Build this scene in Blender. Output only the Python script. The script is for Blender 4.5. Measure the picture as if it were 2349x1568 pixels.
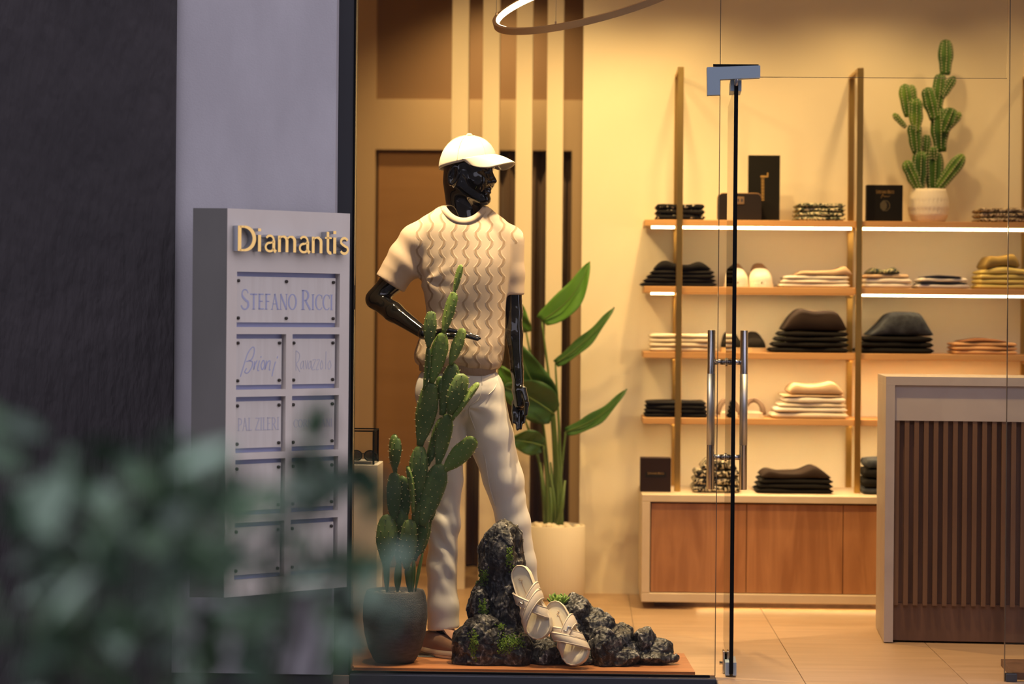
import bpy, math, random
import numpy as np
from mathutils import Matrix, Vector

for _o in list(bpy.data.objects):
    bpy.data.objects.remove(_o)
SC = bpy.context.scene
COL = SC.collection

# ------------------------------------------------------------------ camera
F_PX = 5546.0                      # 85 mm on a 36 mm wide frame, in pixels of the 2349 px frame
CX, CY = 1174.5, 720.6             # principal point (the lens is shifted down)
H = 1.23                           # eye height over the shop floor
ROLL = math.radians(0.5)
YAW = math.radians(1.714)
cam_data = bpy.data.cameras.new('camera')
cam_data.sensor_fit = 'HORIZONTAL'
cam_data.sensor_width = 36.0
cam_data.lens = F_PX / 2349.0 * 36.0
cam_data.shift_y = -(784.0 - CY) / 2349.0
cam_data.clip_end = 200
cam_data.dof.use_dof = True
cam_data.dof.focus_distance = 8.55
cam_data.dof.aperture_fstop = 1.9
cam = bpy.data.objects.new('camera', cam_data)
COL.objects.link(cam)
cam.matrix_world = (Matrix.Translation((0, 0, H)) @ Matrix.Rotation(YAW, 4, 'Z')
                    @ Matrix.Rotation(math.pi / 2, 4, 'X') @ Matrix.Rotation(ROLL, 4, 'Z'))
SC.camera = cam

# ------------------------------------------------------------------ dusk sky
world = bpy.data.worlds.new('dusk_sky')
SC.world = world
world.use_nodes = True
_bg = world.node_tree.nodes['Background']
_bg.inputs['Color'].default_value = (0.52, 0.49, 0.60, 1)
_bg.inputs['Strength'].default_value = 2.0

SC.view_settings.view_transform = 'Standard'
SC.view_settings.look = 'None'
SC.view_settings.gamma = 1.0
SC.view_settings.use_curve_mapping = False
SC.view_settings.exposure = 0.0

# ------------------------------------------------------------------ shop lamps (ceiling spots) and added fill spots
WARM = (1.0, 0.645, 0.25)
def spot(name, loc, aim, watts, deg, blend=0.6, radius=0.03, color=WARM):
    d = bpy.data.lights.new(name, 'SPOT')
    d.energy = watts; d.color = color; d.spot_size = math.radians(deg); d.spot_blend = blend
    d.shadow_soft_size = radius
    o = bpy.data.objects.new(name, d); COL.objects.link(o)
    o.location = loc
    o.rotation_euler = (Vector(aim) - Vector(loc)).to_track_quat('-Z', 'Y').to_euler()
    return o
spot('ceiling_and_fill_spot', (-0.72, 8.36, 2.82), (-0.36, 8.62, 1.35), 225, 48, color=(1.0, 0.74, 0.42))
spot('ceiling_and_fill_spot', (0.15, 8.36, 2.82), (-0.05, 8.5, 0.3), 230, 44, color=(1.0, 0.74, 0.42))
for _x, _w in ((-0.05, 20), (0.30, 22), (0.53, 19), (1.05, 21), (1.32, 19), (1.85, 15), (2.3, 10)):
    spot('ceiling_and_fill_spot', (_x, 9.92, 2.84), (_x+0.02, 10.72, 1.55), _w, 82, 0.8)
spot('ceiling_and_fill_spot', (-0.50, 9.3, 2.82), (0.20, 10.7, 1.2), 42, 70, 0.9)
spot('ceiling_and_fill_spot', (-0.35, 8.33, 2.82), (-0.28, 8.6, 0.5), 120, 40, color=(1.0, 0.74, 0.42))  # added spot that lifts the brightness of the white trousers
spot('ceiling_and_fill_spot', (-0.75, 9.6, 2.82), (-0.30, 10.8, 1.3), 85, 95, 0.9)
spot('ceiling_and_fill_spot', (-0.45, 11.2, 2.82), (-0.35, 11.75, 1.3), 42, 130, 0.9)  # added inside the bay to brighten the brown door behind the battens
spot('ceiling_and_fill_spot', (0.85, 8.75, 2.82), (0.9, 8.9, 0.0), 150, 100, 0.9)  # added downlight, general fill for the entrance floor
spot('ceiling_and_fill_spot', (0.45, 9.7, 2.82), (0.5, 9.8, 0.0), 110, 110, 0.9)  # added fill over the floor before the shelves
spot('ceiling_and_fill_spot', (1.75, 8.75, 2.82), (1.7, 9.0, 0.3), 35, 100, 0.9)  # added weak fill over the floor before the counter

# ------------------------------------------------------------------ measuring helpers
CR, SR, CYW, SYW = math.cos(ROLL), math.sin(ROLL), math.cos(YAW), math.sin(YAW)
def ray(x, y):
    dx, dy = x - CX, y - CY
    u = dx * CR + dy * SR; v = -dx * SR + dy * CR
    return np.array([CYW * u / F_PX - SYW, SYW * u / F_PX + CYW, -v / F_PX])
def px(x, y, Y):
    """point of the place seen at photo pixel (x, y) when it stands at depth Y"""
    r = ray(x, y)
    t = Y / r[1]
    return np.array([r[0] * t, Y, H + r[2] * t])
def sc(Y):
    return F_PX / Y
def on_plane(x, y, p0, n):
    r = ray(x, y); o = np.array([0, 0, H])
    t = np.dot(np.array(p0) - o, n) / np.dot(r, n)
    return o + r * t

# ------------------------------------------------------------------ object helpers
ROOTPOS = {}
def attach(c, p):
    c.parent = p
    c.matrix_parent_inverse = Matrix.Translation(-Vector(ROOTPOS.get(p.name, (0, 0, 0))))
def thing(name, label, cat, loc, group=None):
    o = bpy.data.objects.new(name, None); COL.objects.link(o)
    o.empty_display_size = 0.05
    o.location = loc; ROOTPOS[o.name] = tuple(loc)
    o['label'] = label; o['category'] = cat
    if group: o['group'] = group
    return o
def tag(o, label, cat, group=None):
    o['label'] = label; o['category'] = cat
    if group: o['group'] = group
    return o
def mobj(name, verts, faces, mat, parent=None, smooth=False, label=None):
    me = bpy.data.meshes.new(name)
    me.from_pydata([tuple(map(float, v)) for v in verts], [], [tuple(map(int, f)) for f in faces])
    me.update()
    if smooth:
        me.polygons.foreach_set('use_smooth', np.ones(len(me.polygons), dtype=bool))
    o = bpy.data.objects.new(name, me); COL.objects.link(o)
    if mat: me.materials.append(mat)
    if parent: attach(o, parent)
    if label: o['label'] = label
    return o
def dup(o, parent, delta):
    c = o.copy(); COL.objects.link(c)
    if parent: attach(c, parent)
    c.location = Vector(o.location) + Vector(delta)
    return c

class MB:
    def __init__(s): s.v = []; s.f = []
    def add(s, verts, faces):
        n = len(s.v)
        s.v += [tuple(map(float, p)) for p in verts]
        s.f += [tuple(int(i) + n for i in f) for f in faces]
        return s
    def box(s, x0, x1, y0, y1, z0, z1, b=0.0):
        """box, with chamfered edges when b > 0"""
        if b <= 0:
            return s.add([(x0,y0,z0),(x1,y0,z0),(x1,y1,z0),(x0,y1,z0),(x0,y0,z1),(x1,y0,z1),(x1,y1,z1),(x0,y1,z1)],
                         [(3,2,1,0),(4,5,6,7),(0,1,5,4),(1,2,6,5),(2,3,7,6),(3,0,4,7)])
        V = []; idx = {}
        c = ((x0,x1),(y0,y1),(z0,z1))
        for i in (0,1):
            for j in (0,1):
                for k in (0,1):
                    for a in range(3):
                        p = []
                        for d, e in enumerate((i,j,k)):
                            q = c[d][e]
                            if d != a: q += b if e == 0 else -b
                            p.append(q)
                        idx[(i,j,k,a)] = len(V); V.append(p)
        Fs = []
        for a in range(3):
            o1, o2 = (a+1) % 3, (a+2) % 3
            for e in (0,1):
                q = []
                for (m, n) in ((0,0),(1,0),(1,1),(0,1)):
                    t = [0,0,0]; t[a] = e; t[o1] = m; t[o2] = n
                    q.append(idx[(t[0],t[1],t[2],a)])
                Fs.append(q if e else q[::-1])
        for a in range(3):
            o1, o2 = (a+1) % 3, (a+2) % 3
            for m in (0,1):
                for n in (0,1):
                    t0 = [0,0,0]; t0[o1] = m; t0[o2] = n; t1 = list(t0); t1[a] = 1
                    q = [idx[(*t0,o1)], idx[(*t1,o1)], idx[(*t1,o2)], idx[(*t0,o2)]]
                    Fs.append(q if m != n else q[::-1])
        for i in (0,1):
            for j in (0,1):
                for k in (0,1):
                    q = [idx[(i,j,k,0)], idx[(i,j,k,1)], idx[(i,j,k,2)]]
                    Fs.append(q if (i+j+k) % 2 == 1 else q[::-1])
        return s.add(V, Fs)
    def tube(s, pts, rad, n=10, closed=False, cap=True, flat=1.0, up=(0,0,1)):
        pts = np.array(pts, float); m = len(pts)
        rad = np.broadcast_to(np.array(rad, float), (m,)) if np.ndim(rad) < 2 else rad
        V = []
        for i in range(m):
            a = pts[(i-1) % m] if (closed or i > 0) else pts[i]
            b = pts[(i+1) % m] if (closed or i < m-1) else pts[i]
            t = b - a; t /= np.linalg.norm(t) + 1e-12
            u = np.array(up, float)
            if abs(np.dot(u, t)) > 0.95: u = np.array([0, 1.0, 0]) if abs(t[1]) < 0.9 else np.array([1.0,0,0])
            e1 = np.cross(t, u); e1 /= np.linalg.norm(e1); e2 = np.cross(e1, t)
            for k in range(n):
                w = 2*math.pi*k/n
                V.append(pts[i] + rad[i]*(math.cos(w)*e1 + flat*math.sin(w)*e2))
        Fs = []
        for i in range(m if closed else m-1):
            j = (i+1) % m
            for k in range(n):
                Fs.append((i*n+k, i*n+(k+1) % n, j*n+(k+1) % n, j*n+k))
        if cap and not closed:
            Fs.append(tuple(range(n))[::-1]); Fs.append(tuple((m-1)*n+k for k in range(n)))
        return s.add(V, Fs)
    def lathe(s, prof, c, n=40, ripple=None):
        """prof: list of (r, z), closed at both ends when r == 0"""
        V = []; Fs = []
        for (r, z) in prof:
            for k in range(n):
                w = 2*math.pi*k/n
                rr = r*(1 + (ripple(w, z) if ripple else 0))
                V.append((c[0]+rr*math.cos(w), c[1]+rr*math.sin(w), c[2]+z))
        for i in range(len(prof)-1):
            for k in range(n):
                Fs.append((i*n+k, i*n+(k+1) % n, (i+1)*n+(k+1) % n, (i+1)*n+k))
        Fs.append(tuple(range(n))[::-1]); Fs.append(tuple((len(prof)-1)*n+k for k in range(n)))
        return s.add(V, Fs)
    def ball(s, c, r, nu=10, nv=6, M=None):
        r = np.broadcast_to(np.array(r, float), (3,))
        V = [(0,0,-1)]
        for i in range(1, nv):
            a = -math.pi/2 + math.pi*i/nv
            for k in range(nu):
                w = 2*math.pi*k/nu
                V.append((math.cos(a)*math.cos(w), math.cos(a)*math.sin(w), math.sin(a)))
        V.append((0,0,1))
        V = np.array(V)*r
        if M is not None: V = V @ np.array(M).T
        V = V + np.array(c)
        Fs = []
        for k in range(nu):
            Fs.append((0, 1+(k+1) % nu, 1+k))
            b = 1+(nv-2)*nu
            Fs.append((len(V)-1, b+k, b+(k+1) % nu))
        for i in range(nv-2):
            for k in range(nu):
                a = 1+i*nu
                Fs.append((a+k, a+(k+1) % nu, a+nu+(k+1) % nu, a+nu+k))
        return s.add(V, Fs)
    def extrude(s, poly, fn, d0, d1):
        """poly: 2d outline (ccw); fn(u, v, d) -> 3d point"""
        n = len(poly)
        V = [fn(u, v, d0) for u, v in poly] + [fn(u, v, d1) for u, v in poly]
        Fs = [tuple(range(n))[::-1], tuple(range(n, 2*n))]
        for k in range(n):
            j = (k+1) % n
            Fs.append((k, j, n+j, n+k))
        return s.add(V, Fs)
    def ribbon(s, pts, wid, fn, d0, d1, closed=False):
        """a stroke of given widths in a 2d plane, extruded from d0 to d1"""
        p = np.array(pts, float); m = len(p)
        w = np.array(wid, float)
        w = np.interp(np.linspace(0, 1, m), np.linspace(0, 1, len(w)), w) if w.ndim else np.full(m, float(w))
        L = []; R = []
        for i in range(m):
            a = p[(i-1) % m] if (closed or i > 0) else p[i]
            b = p[(i+1) % m] if (closed or i < m-1) else p[i]
            t = b - a; t = t/(np.linalg.norm(t)+1e-9); nn = np.array([-t[1], t[0]])
            L.append(p[i]+nn*w[i]/2); R.append(p[i]-nn*w[i]/2)
        V = [fn(*q, d) for d in (d0, d1) for q in L+R]
        k = 2*m; Fs = []
        for i in range(m if closed else m-1):
            j = (i+1) % m
            Fs += [(i, j, m+j, m+i)[::-1][::-1], (k+i, k+m+i, k+m+j, k+j),
                   (i, k+i, k+j, j), (m+j, k+m+j, k+m+i, m+i)]
        if not closed:
            Fs += [(0, m, k+m, k), (m-1, k+m-1, k+2*m-1, 2*m-1)]
        return s.add(V, Fs)
    def build(s, name, mat, parent=None, smooth=False, label=None):
        return mobj(name, s.v, s.f, mat, parent, smooth, label)

def struct(o):
    o['kind'] = 'structure'
    return o

# ------------------------------------------------------------------ implicit surfaces
def smin(a, b, k):
    h = np.clip(0.5 + 0.5*(b-a)/k, 0, 1)
    return b*(1-h) + a*h - k*h*(1-h)
def smax(a, b, k): return -smin(-a, -b, k)
def d_ell(P, c, r, M=None):
    q = [P[i]-c[i] for i in range(3)]
    if M is not None:
        q = [M[0][i]*q[0]+M[1][i]*q[1]+M[2][i]*q[2] for i in range(3)]
    k0 = np.sqrt((q[0]/r[0])**2+(q[1]/r[1])**2+(q[2]/r[2])**2)
    return (k0-1)*min(r)*(1+0.0*k0) if True else 0
def d_cone(P, a, b, ra, rb, fy=1.0):
    """capsule from a to b whose radius runs from ra to rb; fy flattens in depth"""
    a = np.array(a, float); b = np.array(b, float); ab = b-a
    q = [P[i]-a[i] for i in range(3)]
    L = float(np.dot(ab, ab))
    t = np.clip((q[0]*ab[0]+q[1]*ab[1]+q[2]*ab[2])/L, 0, 1)
    r = [q[i]-ab[i]*t for i in range(3)]
    return np.sqrt(r[0]**2+(r[1]/fy)**2+r[2]**2)-(ra+(rb-ra)*t)
def d_chain(P, pts, rad, k=0.01, fy=1.0):
    d = None
    for i in range(len(pts)-1):
        e = d_cone(P, pts[i], pts[i+1], rad[i], rad[i+1], fy)
        d = e if d is None else smin(d, e, k)
    return d
def surface(fn, lo, hi, h):
    lo = np.array(lo, float); hi = np.array(hi, float)
    ax = [np.arange(lo[i], hi[i]+h, h, dtype=np.float32) for i in range(3)]
    X, Y, Z = np.meshgrid(*ax, indexing='ij', sparse=True)
    D = np.broadcast_to(fn((X, Y, Z)), tuple(len(a) for a in ax)).astype(np.float32)
    S = D < 0
    n = [d-1 for d in D.shape]
    def cor(A, i, j, k): return A[i:i+n[0], j:j+n[1], k:k+n[2]]
    cnt = np.zeros(n, np.int8)
    for i in (0,1):
        for j in (0,1):
            for k in (0,1): cnt += cor(S, i, j, k)
    act = np.argwhere((cnt > 0) & (cnt < 8))
    idx = -np.ones(n, np.int64); idx[act[:,0], act[:,1], act[:,2]] = np.arange(len(act))
    pos = np.zeros((len(act), 3)); num = np.zeros(len(act))
    cs = [(i,j,k) for i in (0,1) for j in (0,1) for k in (0,1)]
    val = {c: D[act[:,0]+c[0], act[:,1]+c[1], act[:,2]+c[2]] for c in cs}
    for a in cs:
        for d in range(3):
            if a[d] == 0:
                b = list(a); b[d] = 1; b = tuple(b)
                va, vb = val[a], val[b]
                m = (va < 0) != (vb < 0)
                t = np.where(m, va/(va-vb+1e-20), 0)
                p = np.array(a, float)+np.outer(t, np.array(b)-np.array(a))
                pos += p*m[:,None]; num += m
    V = (act+pos/num[:,None])*h+lo
    Fs = []
    for d in range(3):
        o1, o2 = (d+1) % 3, (d+2) % 3
        sl0 = [slice(None)]*3; sl1 = [slice(None)]*3
        sl0[d] = slice(0, -1); sl1[d] = slice(1, None)
        A, B = S[tuple(sl0)], S[tuple(sl1)]
        e = np.argwhere(A != B)
        ok = (e[:,o1] > 0) & (e[:,o2] > 0) & (e[:,o1] < n[o1]) & (e[:,o2] < n[o2])
        e = e[ok]
        sg = A[e[:,0], e[:,1], e[:,2]]
        q = []
        for (m1, m2) in ((-1,-1),(0,-1),(0,0),(-1,0)):
            c = e.copy(); c[:,o1] += m1; c[:,o2] += m2
            q.append(idx[c[:,0], c[:,1], c[:,2]])
        q = np.stack(q, 1)
        q[~sg] = q[~sg][:, ::-1]
        Fs.append(q)
    return V, np.concatenate(Fs)
def vnormals(V, Fq):
    N = np.zeros_like(V)
    fn = np.cross(V[Fq[:,2]]-V[Fq[:,0]], V[Fq[:,3]]-V[Fq[:,1]])
    for k in range(4): np.add.at(N, Fq[:,k], fn)
    return N/(np.linalg.norm(N, axis=1)[:,None]+1e-12)
def relax(V, Fq, it=2, w=0.5):
    for _ in range(it):
        A = np.zeros_like(V); C = np.zeros(len(V))
        for k in range(4):
            np.add.at(A, Fq[:,k], V[Fq[:,(k+1) % 4]]); np.add.at(C, Fq[:,k], 1)
            np.add.at(A, Fq[:,k], V[Fq[:,(k-1) % 4]]); np.add.at(C, Fq[:,k], 1)
        V = V*(1-w)+w*A/C[:,None]
    return V
def vnoise(P, seed=0):
    P = np.asarray(P, float)
    i = np.floor(P).astype(np.int64); f = P-i; f = f*f*(3-2*f)
    def hsh(a, b, c):
        n = (a*73856093) ^ (b*19349663) ^ (c*83492791) ^ (seed*2654435)
        n = (n ^ (n >> 13))*1274126177
        return ((n ^ (n >> 16)) & 0xffff)/32767.5-1
    r = 0
    for a in (0,1):
        for b in (0,1):
            for c in (0,1):
                w = (f[:,0] if a else 1-f[:,0])*(f[:,1] if b else 1-f[:,1])*(f[:,2] if c else 1-f[:,2])
                r = r+w*hsh(i[:,0]+a, i[:,1]+b, i[:,2]+c)
    return r
def fbm(P, freq, octv=3, seed=0):
    P = np.asarray(P, float)*freq; r = 0; a = 1
    for k in range(octv):
        r = r+a*vnoise(P, seed+k); P = P*2.03; a *= 0.5
    return r
def facets(P, freq, seed):
    """random planar facets, one per Voronoi cell"""
    Q = P*freq; base = np.floor(Q).astype(np.int64)
    best = np.full(len(Q), 9e9); out = np.zeros(len(Q))
    def h(a, b, c, k):
        n = (a*73856093) ^ (b*19349663) ^ (c*83492791) ^ ((seed+k)*2654435)
        n = (n ^ (n >> 13))*1274126177
        return ((n ^ (n >> 16)) & 0xffff)/32767.5-1
    for i in (-1, 0, 1):
        for j in (-1, 0, 1):
            for k in (-1, 0, 1):
                a, b, c = base[:, 0]+i, base[:, 1]+j, base[:, 2]+k
                ctr = np.stack([a+0.5+0.42*h(a, b, c, 1), b+0.5+0.42*h(a, b, c, 2), c+0.5+0.42*h(a, b, c, 3)], 1)
                d = ((Q-ctr)**2).sum(1); m = d < best
                g = np.stack([h(a, b, c, 4), h(a, b, c, 5), h(a, b, c, 6)], 1)
                val = ((Q-ctr)*g).sum(1)*0.8+h(a, b, c, 7)*0.35
                out = np.where(m, val, out); best = np.where(m, d, best)
    return out
def spline(pts, n):
    """Catmull-Rom through pts, n samples per span"""
    p = np.array(pts, float)
    p = np.vstack([2*p[0]-p[1], p, 2*p[-1]-p[-2]])
    out = []
    for i in range(1, len(p)-2):
        for k in range(n):
            t = k/n
            out.append(0.5*((2*p[i])+(-p[i-1]+p[i+1])*t+(2*p[i-1]-5*p[i]+4*p[i+1]-p[i+2])*t*t
                            + (-p[i-1]+3*p[i]-3*p[i+1]+p[i+2])*t**3))
    out.append(p[-2])
    return np.array(out)

# ------------------------------------------------------------------ materials
def mat(name, col, rough=0.6, metal=0.0, **k):
    """k: col2+nscale+stretch (grain), bump+bscale+bstretch, coat, spec, emit+estr, sheen"""
    m = bpy.data.materials.new(name); m.use_nodes = True
    nt = m.node_tree; b = nt.nodes['Principled BSDF']
    b.inputs['Base Color'].default_value = (*col, 1)
    b.inputs['Roughness'].default_value = rough
    b.inputs['Metallic'].default_value = metal
    if 'spec' in k: b.inputs['Specular IOR Level'].default_value = k['spec']
    if 'coat' in k: b.inputs['Coat Weight'].default_value = k['coat']; b.inputs['Coat Roughness'].default_value = k.get('crough', 0.03)
    if 'sheen' in k: b.inputs['Sheen Weight'].default_value = k['sheen']
    if 'trans' in k: b.inputs['Subsurface Weight'].default_value = k['trans']
    if 'emit' in k:
        b.inputs['Emission Color'].default_value = (*k['emit'], 1)
        b.inputs['Emission Strength'].default_value = k['estr']
    tc = nt.nodes.new('ShaderNodeTexCoord')
    def noise(scale, stretch, detail=4, dist=0.0):
        mp = nt.nodes.new('ShaderNodeMapping')
        mp.inputs['Scale'].default_value = stretch
        nt.links.new(tc.outputs['Object'], mp.inputs['Vector'])
        n = nt.nodes.new('ShaderNodeTexNoise')
        n.inputs['Scale'].default_value = scale; n.inputs['Detail'].default_value = detail
        n.inputs['Distortion'].default_value = dist
        nt.links.new(mp.outputs['Vector'], n.inputs['Vector'])
        return n
    if 'col2' in k:
        n = noise(k.get('nscale', 5), k.get('stretch', (1,1,1)), k.get('ndetail', 4), k.get('dist', 0))
        r = nt.nodes.new('ShaderNodeValToRGB')
        lo, hi = k.get('ramp', (0.35, 0.65))
        r.color_ramp.elements[0].position = lo; r.color_ramp.elements[1].position = hi
        r.color_ramp.elements[0].color = (*col, 1); r.color_ramp.elements[1].color = (*k['col2'], 1)
        nt.links.new(n.outputs['Fac'], r.inputs['Fac'])
        nt.links.new(r.outputs['Color'], b.inputs['Base Color'])
    if 'bump' in k:
        n = noise(k.get('bscale', 80), k.get('bstretch', (1,1,1)), k.get('bdetail', 3))
        bp = nt.nodes.new('ShaderNodeBump')
        bp.inputs['Strength'].default_value = k['bump']; bp.inputs['Distance'].default_value = k.get('bdist', 0.01)
        nt.links.new(n.outputs['Fac'], bp.inputs['Height'])
        nt.links.new(bp.outputs['Normal'], b.inputs['Normal'])
    return m
def nodes(m): return m.node_tree, m.node_tree.nodes['Principled BSDF']
def glass_mat(name, tint, ior):
    m = bpy.data.materials.new(name); m.use_nodes = True
    nt = m.node_tree; nt.nodes.clear()
    o = nt.nodes.new('ShaderNodeOutputMaterial'); mx = nt.nodes.new('ShaderNodeMixShader')
    tr = nt.nodes.new('ShaderNodeBsdfTransparent'); gl = nt.nodes.new('ShaderNodeBsdfGlossy'); fr = nt.nodes.new('ShaderNodeFresnel')
    tr.inputs['Color'].default_value = (*tint, 1); gl.inputs['Roughness'].default_value = 0.0
    fr.inputs['IOR'].default_value = ior
    nt.links.new(fr.outputs[0], mx.inputs[0]); nt.links.new(tr.outputs[0], mx.inputs[1]); nt.links.new(gl.outputs[0], mx.inputs[2])
    nt.links.new(mx.outputs[0], o.inputs[0])
    return m

M = {}
M['stucco_dark'] = mat('dark_stucco', (0.042, 0.037, 0.038), 0.9, col2=(0.056, 0.049, 0.05), nscale=3, bump=0.9, bscale=26, bstretch=(1, 1, 0.33), bdist=0.02)
M['stucco_light'] = mat('pale_stucco', (0.50, 0.48, 0.49), 0.9, col2=(0.57, 0.55, 0.56), nscale=6, stretch=(1, 1, 0.4), bump=0.14, bscale=170, bdist=0.005)
M['frame'] = mat('anthracite_frame', (0.045, 0.047, 0.052), 0.45)
M['gasket'] = mat('black_rubber', (0.006, 0.006, 0.006), 0.7, spec=0.08)
M['glass'] = glass_mat('clear_glass', (0.975, 0.98, 0.975), 1.30)
M['glass_edge'] = mat('glass_edge', (0.10, 0.075, 0.05), 0.15)
M['paving'] = mat('grey_paving', (0.085, 0.082, 0.085), 0.85, col2=(0.12, 0.115, 0.118), nscale=8)
M['tile'] = mat('beige_porcelain', (0.42, 0.275, 0.155), 0.42, col2=(0.51, 0.345, 0.205), nscale=2.2, stretch=(1, 7, 1), ndetail=6, ramp=(0.3, 0.7))
M['grout'] = mat('grout', (0.27, 0.21, 0.15), 0.9)
M['wall'] = mat('cream_plaster', (0.83, 0.74, 0.56), 0.75, col2=(0.86, 0.78, 0.60), nscale=2)
M['ceil'] = mat('ceiling_paint', (0.72, 0.64, 0.5), 0.85)
M['tan'] = mat('tan_panel', (0.52, 0.38, 0.25), 0.6, col2=(0.55, 0.41, 0.27), nscale=1.5)
M['brown'] = mat('brown_panel', (0.33, 0.185, 0.088), 0.6, spec=0.2, col2=(0.36, 0.205, 0.10), nscale=2, stretch=(1, 1, 8))
M['dkbrown'] = mat('dark_brown_panel', (0.26, 0.155, 0.085), 0.6)
M['curtain'] = mat('brown_curtain', (0.12, 0.065, 0.035), 0.8, sheen=0.3)
M['slat_cream'] = mat('cream_batten', (0.80, 0.70, 0.52), 0.6)
M['gold'] = mat('brushed_gold', (0.66, 0.43, 0.13), 0.32, 1.0)
M['oak'] = mat('oak_shelf', (0.55, 0.29, 0.105), 0.5, col2=(0.62, 0.345, 0.135), nscale=5, stretch=(0.4, 8, 8))
M['walnut'] = mat('walnut_door', (0.34, 0.145, 0.058), 0.45, col2=(0.50, 0.24, 0.105), nscale=4.5, stretch=(3.2, 3.2, 0.35), ndetail=7, dist=1.2)
M['walnut_dark'] = mat('dark_walnut', (0.11, 0.056, 0.033), 0.5, col2=(0.17, 0.09, 0.055), nscale=6, stretch=(4, 4, 0.4), ndetail=6)
M['board'] = mat('board_wood', (0.30, 0.115, 0.045), 0.38, col2=(0.47, 0.20, 0.085), nscale=5, stretch=(0.6, 9, 9), ndetail=6, dist=0.6)
M['stone'] = mat('beige_stone', (0.68, 0.56, 0.41), 0.45, col2=(0.73, 0.61, 0.46), nscale=4, dist=1.5)
M['stone_grey'] = mat('greige_stone', (0.46, 0.40, 0.36), 0.45, col2=(0.51, 0.45, 0.40), nscale=5, dist=1.2)
M['led'] = mat('led_strip', (1, 0.9, 0.7), 0.5, emit=(1.0, 0.74, 0.38), estr=18.0)
M['led_floor'] = mat('plinth_led', (1, 0.9, 0.7), 0.5, emit=(1.0, 0.68, 0.30), estr=16.0)
M['led_deep'] = mat('recessed_led', (1, 0.9, 0.7), 0.5, emit=(1.0, 0.70, 0.34), estr=75.0)
M['led_ring'] = mat('led_ring', (1, 0.9, 0.7), 0.5, emit=(1.0, 0.82, 0.55), estr=14.0)
M['lamp_body'] = mat('lamp_bronze', (0.55, 0.35, 0.17), 0.5, 0.2)
M['steel'] = mat('brushed_steel', (0.55, 0.55, 0.56), 0.22, 1.0)
M['steel_grip'] = mat('satin_steel', (0.62, 0.66, 0.74), 0.45, 1.0)
M['patch'] = mat('satin_blue_grey_fitting', (0.36, 0.46, 0.53), 0.42, 0.3)
M['gold_letter'] = mat('polished_brass', (0.80, 0.52, 0.17), 0.16, 1.0)
M['letter_side'] = mat('brushed_nickel', (0.42, 0.44, 0.48), 0.35, 0.7)
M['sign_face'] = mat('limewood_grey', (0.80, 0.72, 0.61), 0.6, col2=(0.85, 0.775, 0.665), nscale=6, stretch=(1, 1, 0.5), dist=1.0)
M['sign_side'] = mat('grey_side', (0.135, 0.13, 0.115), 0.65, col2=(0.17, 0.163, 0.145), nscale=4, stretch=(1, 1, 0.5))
M['film'] = mat('lavender_film', (0.40, 0.43, 0.68), 0.4)
M['plate'] = mat('frosted_plate', (0.73, 0.665, 0.57), 0.28, col2=(0.78, 0.72, 0.625), nscale=9, stretch=(6, 6, 0.4))
M['screw'] = mat('dark_screw', (0.06, 0.05, 0.04), 0.5, 0.5)
M['etch'] = mat('etched_lettering', (0.46, 0.48, 0.66), 0.5)
M['etch_faint'] = mat('faint_etched_lettering', (0.58, 0.565, 0.61), 0.5)
M['recess'] = mat('recess_side', (0.12, 0.115, 0.12), 0.8)
M['street'] = mat('street_render', (0.09, 0.08, 0.075), 0.8, col2=(0.13, 0.115, 0.10), nscale=0.4)
# ================================================================== SETTING
YG = 8.25                                           # glass line
def hz(y, Y, x=1340): return float(px(x, y, Y)[2])
def hx(x, Y, y=CY): return float(px(x, y, Y)[0])

# floor: slab with tiles as parts
xs1 = hx(1641, YG, 1556)
fl = struct(MB().box(-2.4, 3.2, 8.19, 12.2, -0.30, -0.003).box(xs1+0.001, 3.2, 7.0, 8.19, -0.30, -0.003).build('floor', M['grout']))
fl['label'] = 'beige tiled shop floor'
TW = 0.548
t0x = 0.205
first = None
for i in range(-4, 6):
    for j in range(4):
        x0 = t0x+i*TW; y0 = 8.19+j*1.07
        if first is None:
            first = MB().box(x0+0.0012, x0+TW-0.0012, y0+0.0012, y0+1.07-0.0012, -0.012, 0.0, 0.0008).build('tile', M['tile'], fl)
            f0 = (x0, y0)
        else:
            dup(first, fl, (x0-f0[0], y0-f0[1], 0))
    if i >= 0:
        x0 = max(t0x+i*TW, xs1+0.002); x1 = min(t0x+(i+1)*TW, 3.2)
        if x1-x0 > 0.05: MB().box(x0+0.0012, x1-0.0012, 7.0, 8.19-0.0012, -0.012, 0.0, 0.0008).build('tile', M['tile'], fl)
pv = struct(MB().box(-9, 9, -10.5, 8.22, -0.35, -0.06).build('ground_paving', M['paving']))

st = MB()
for i in range(5):
    st.box(-24+i*10, -14.4+i*10, -14.5, -10.5, -0.1, 8.5+1.3*(i % 3))
struct(st.build('wall_opposite', M['street']))
# facade: dark rendered wall, pale rendered wall, anthracite frame
YW = 8.12
xe = hx(404, YW, 300); xr = hx(770, YW, 300)
struct(MB().box(-6.0, xe, YW-0.02, YW+0.25, -0.06, 4.2).build('wall_left', M['stucco_dark']))
struct(MB().box(xe, xr, YW, YW+0.25, 0.012, 4.2).build('wall_front', M['stucco_light']))
struct(MB().box(xe, xr, YW+0.01, YW+0.25, -0.06, 0.012).build('baseboard_front', M['frame']))
xf = hx(813, 8.2, 300)
tr1 = struct(MB().box(xr, xf, 8.20, 8.30, -0.06, 4.2, 0.002).build('trim_1', M['frame']))
MB().box(xf-0.004, xf+0.0015, 8.197, 8.215, 0.0, 4.2).build('gasket', M['gasket'], tr1)
xs1 = hx(1641, YG, 1556)
zs = 0.004
tr2 = struct(MB().box(xf, xs1, 8.185, 8.285, -0.06, zs, 0.003).build('trim_2', M['frame']))
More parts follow.
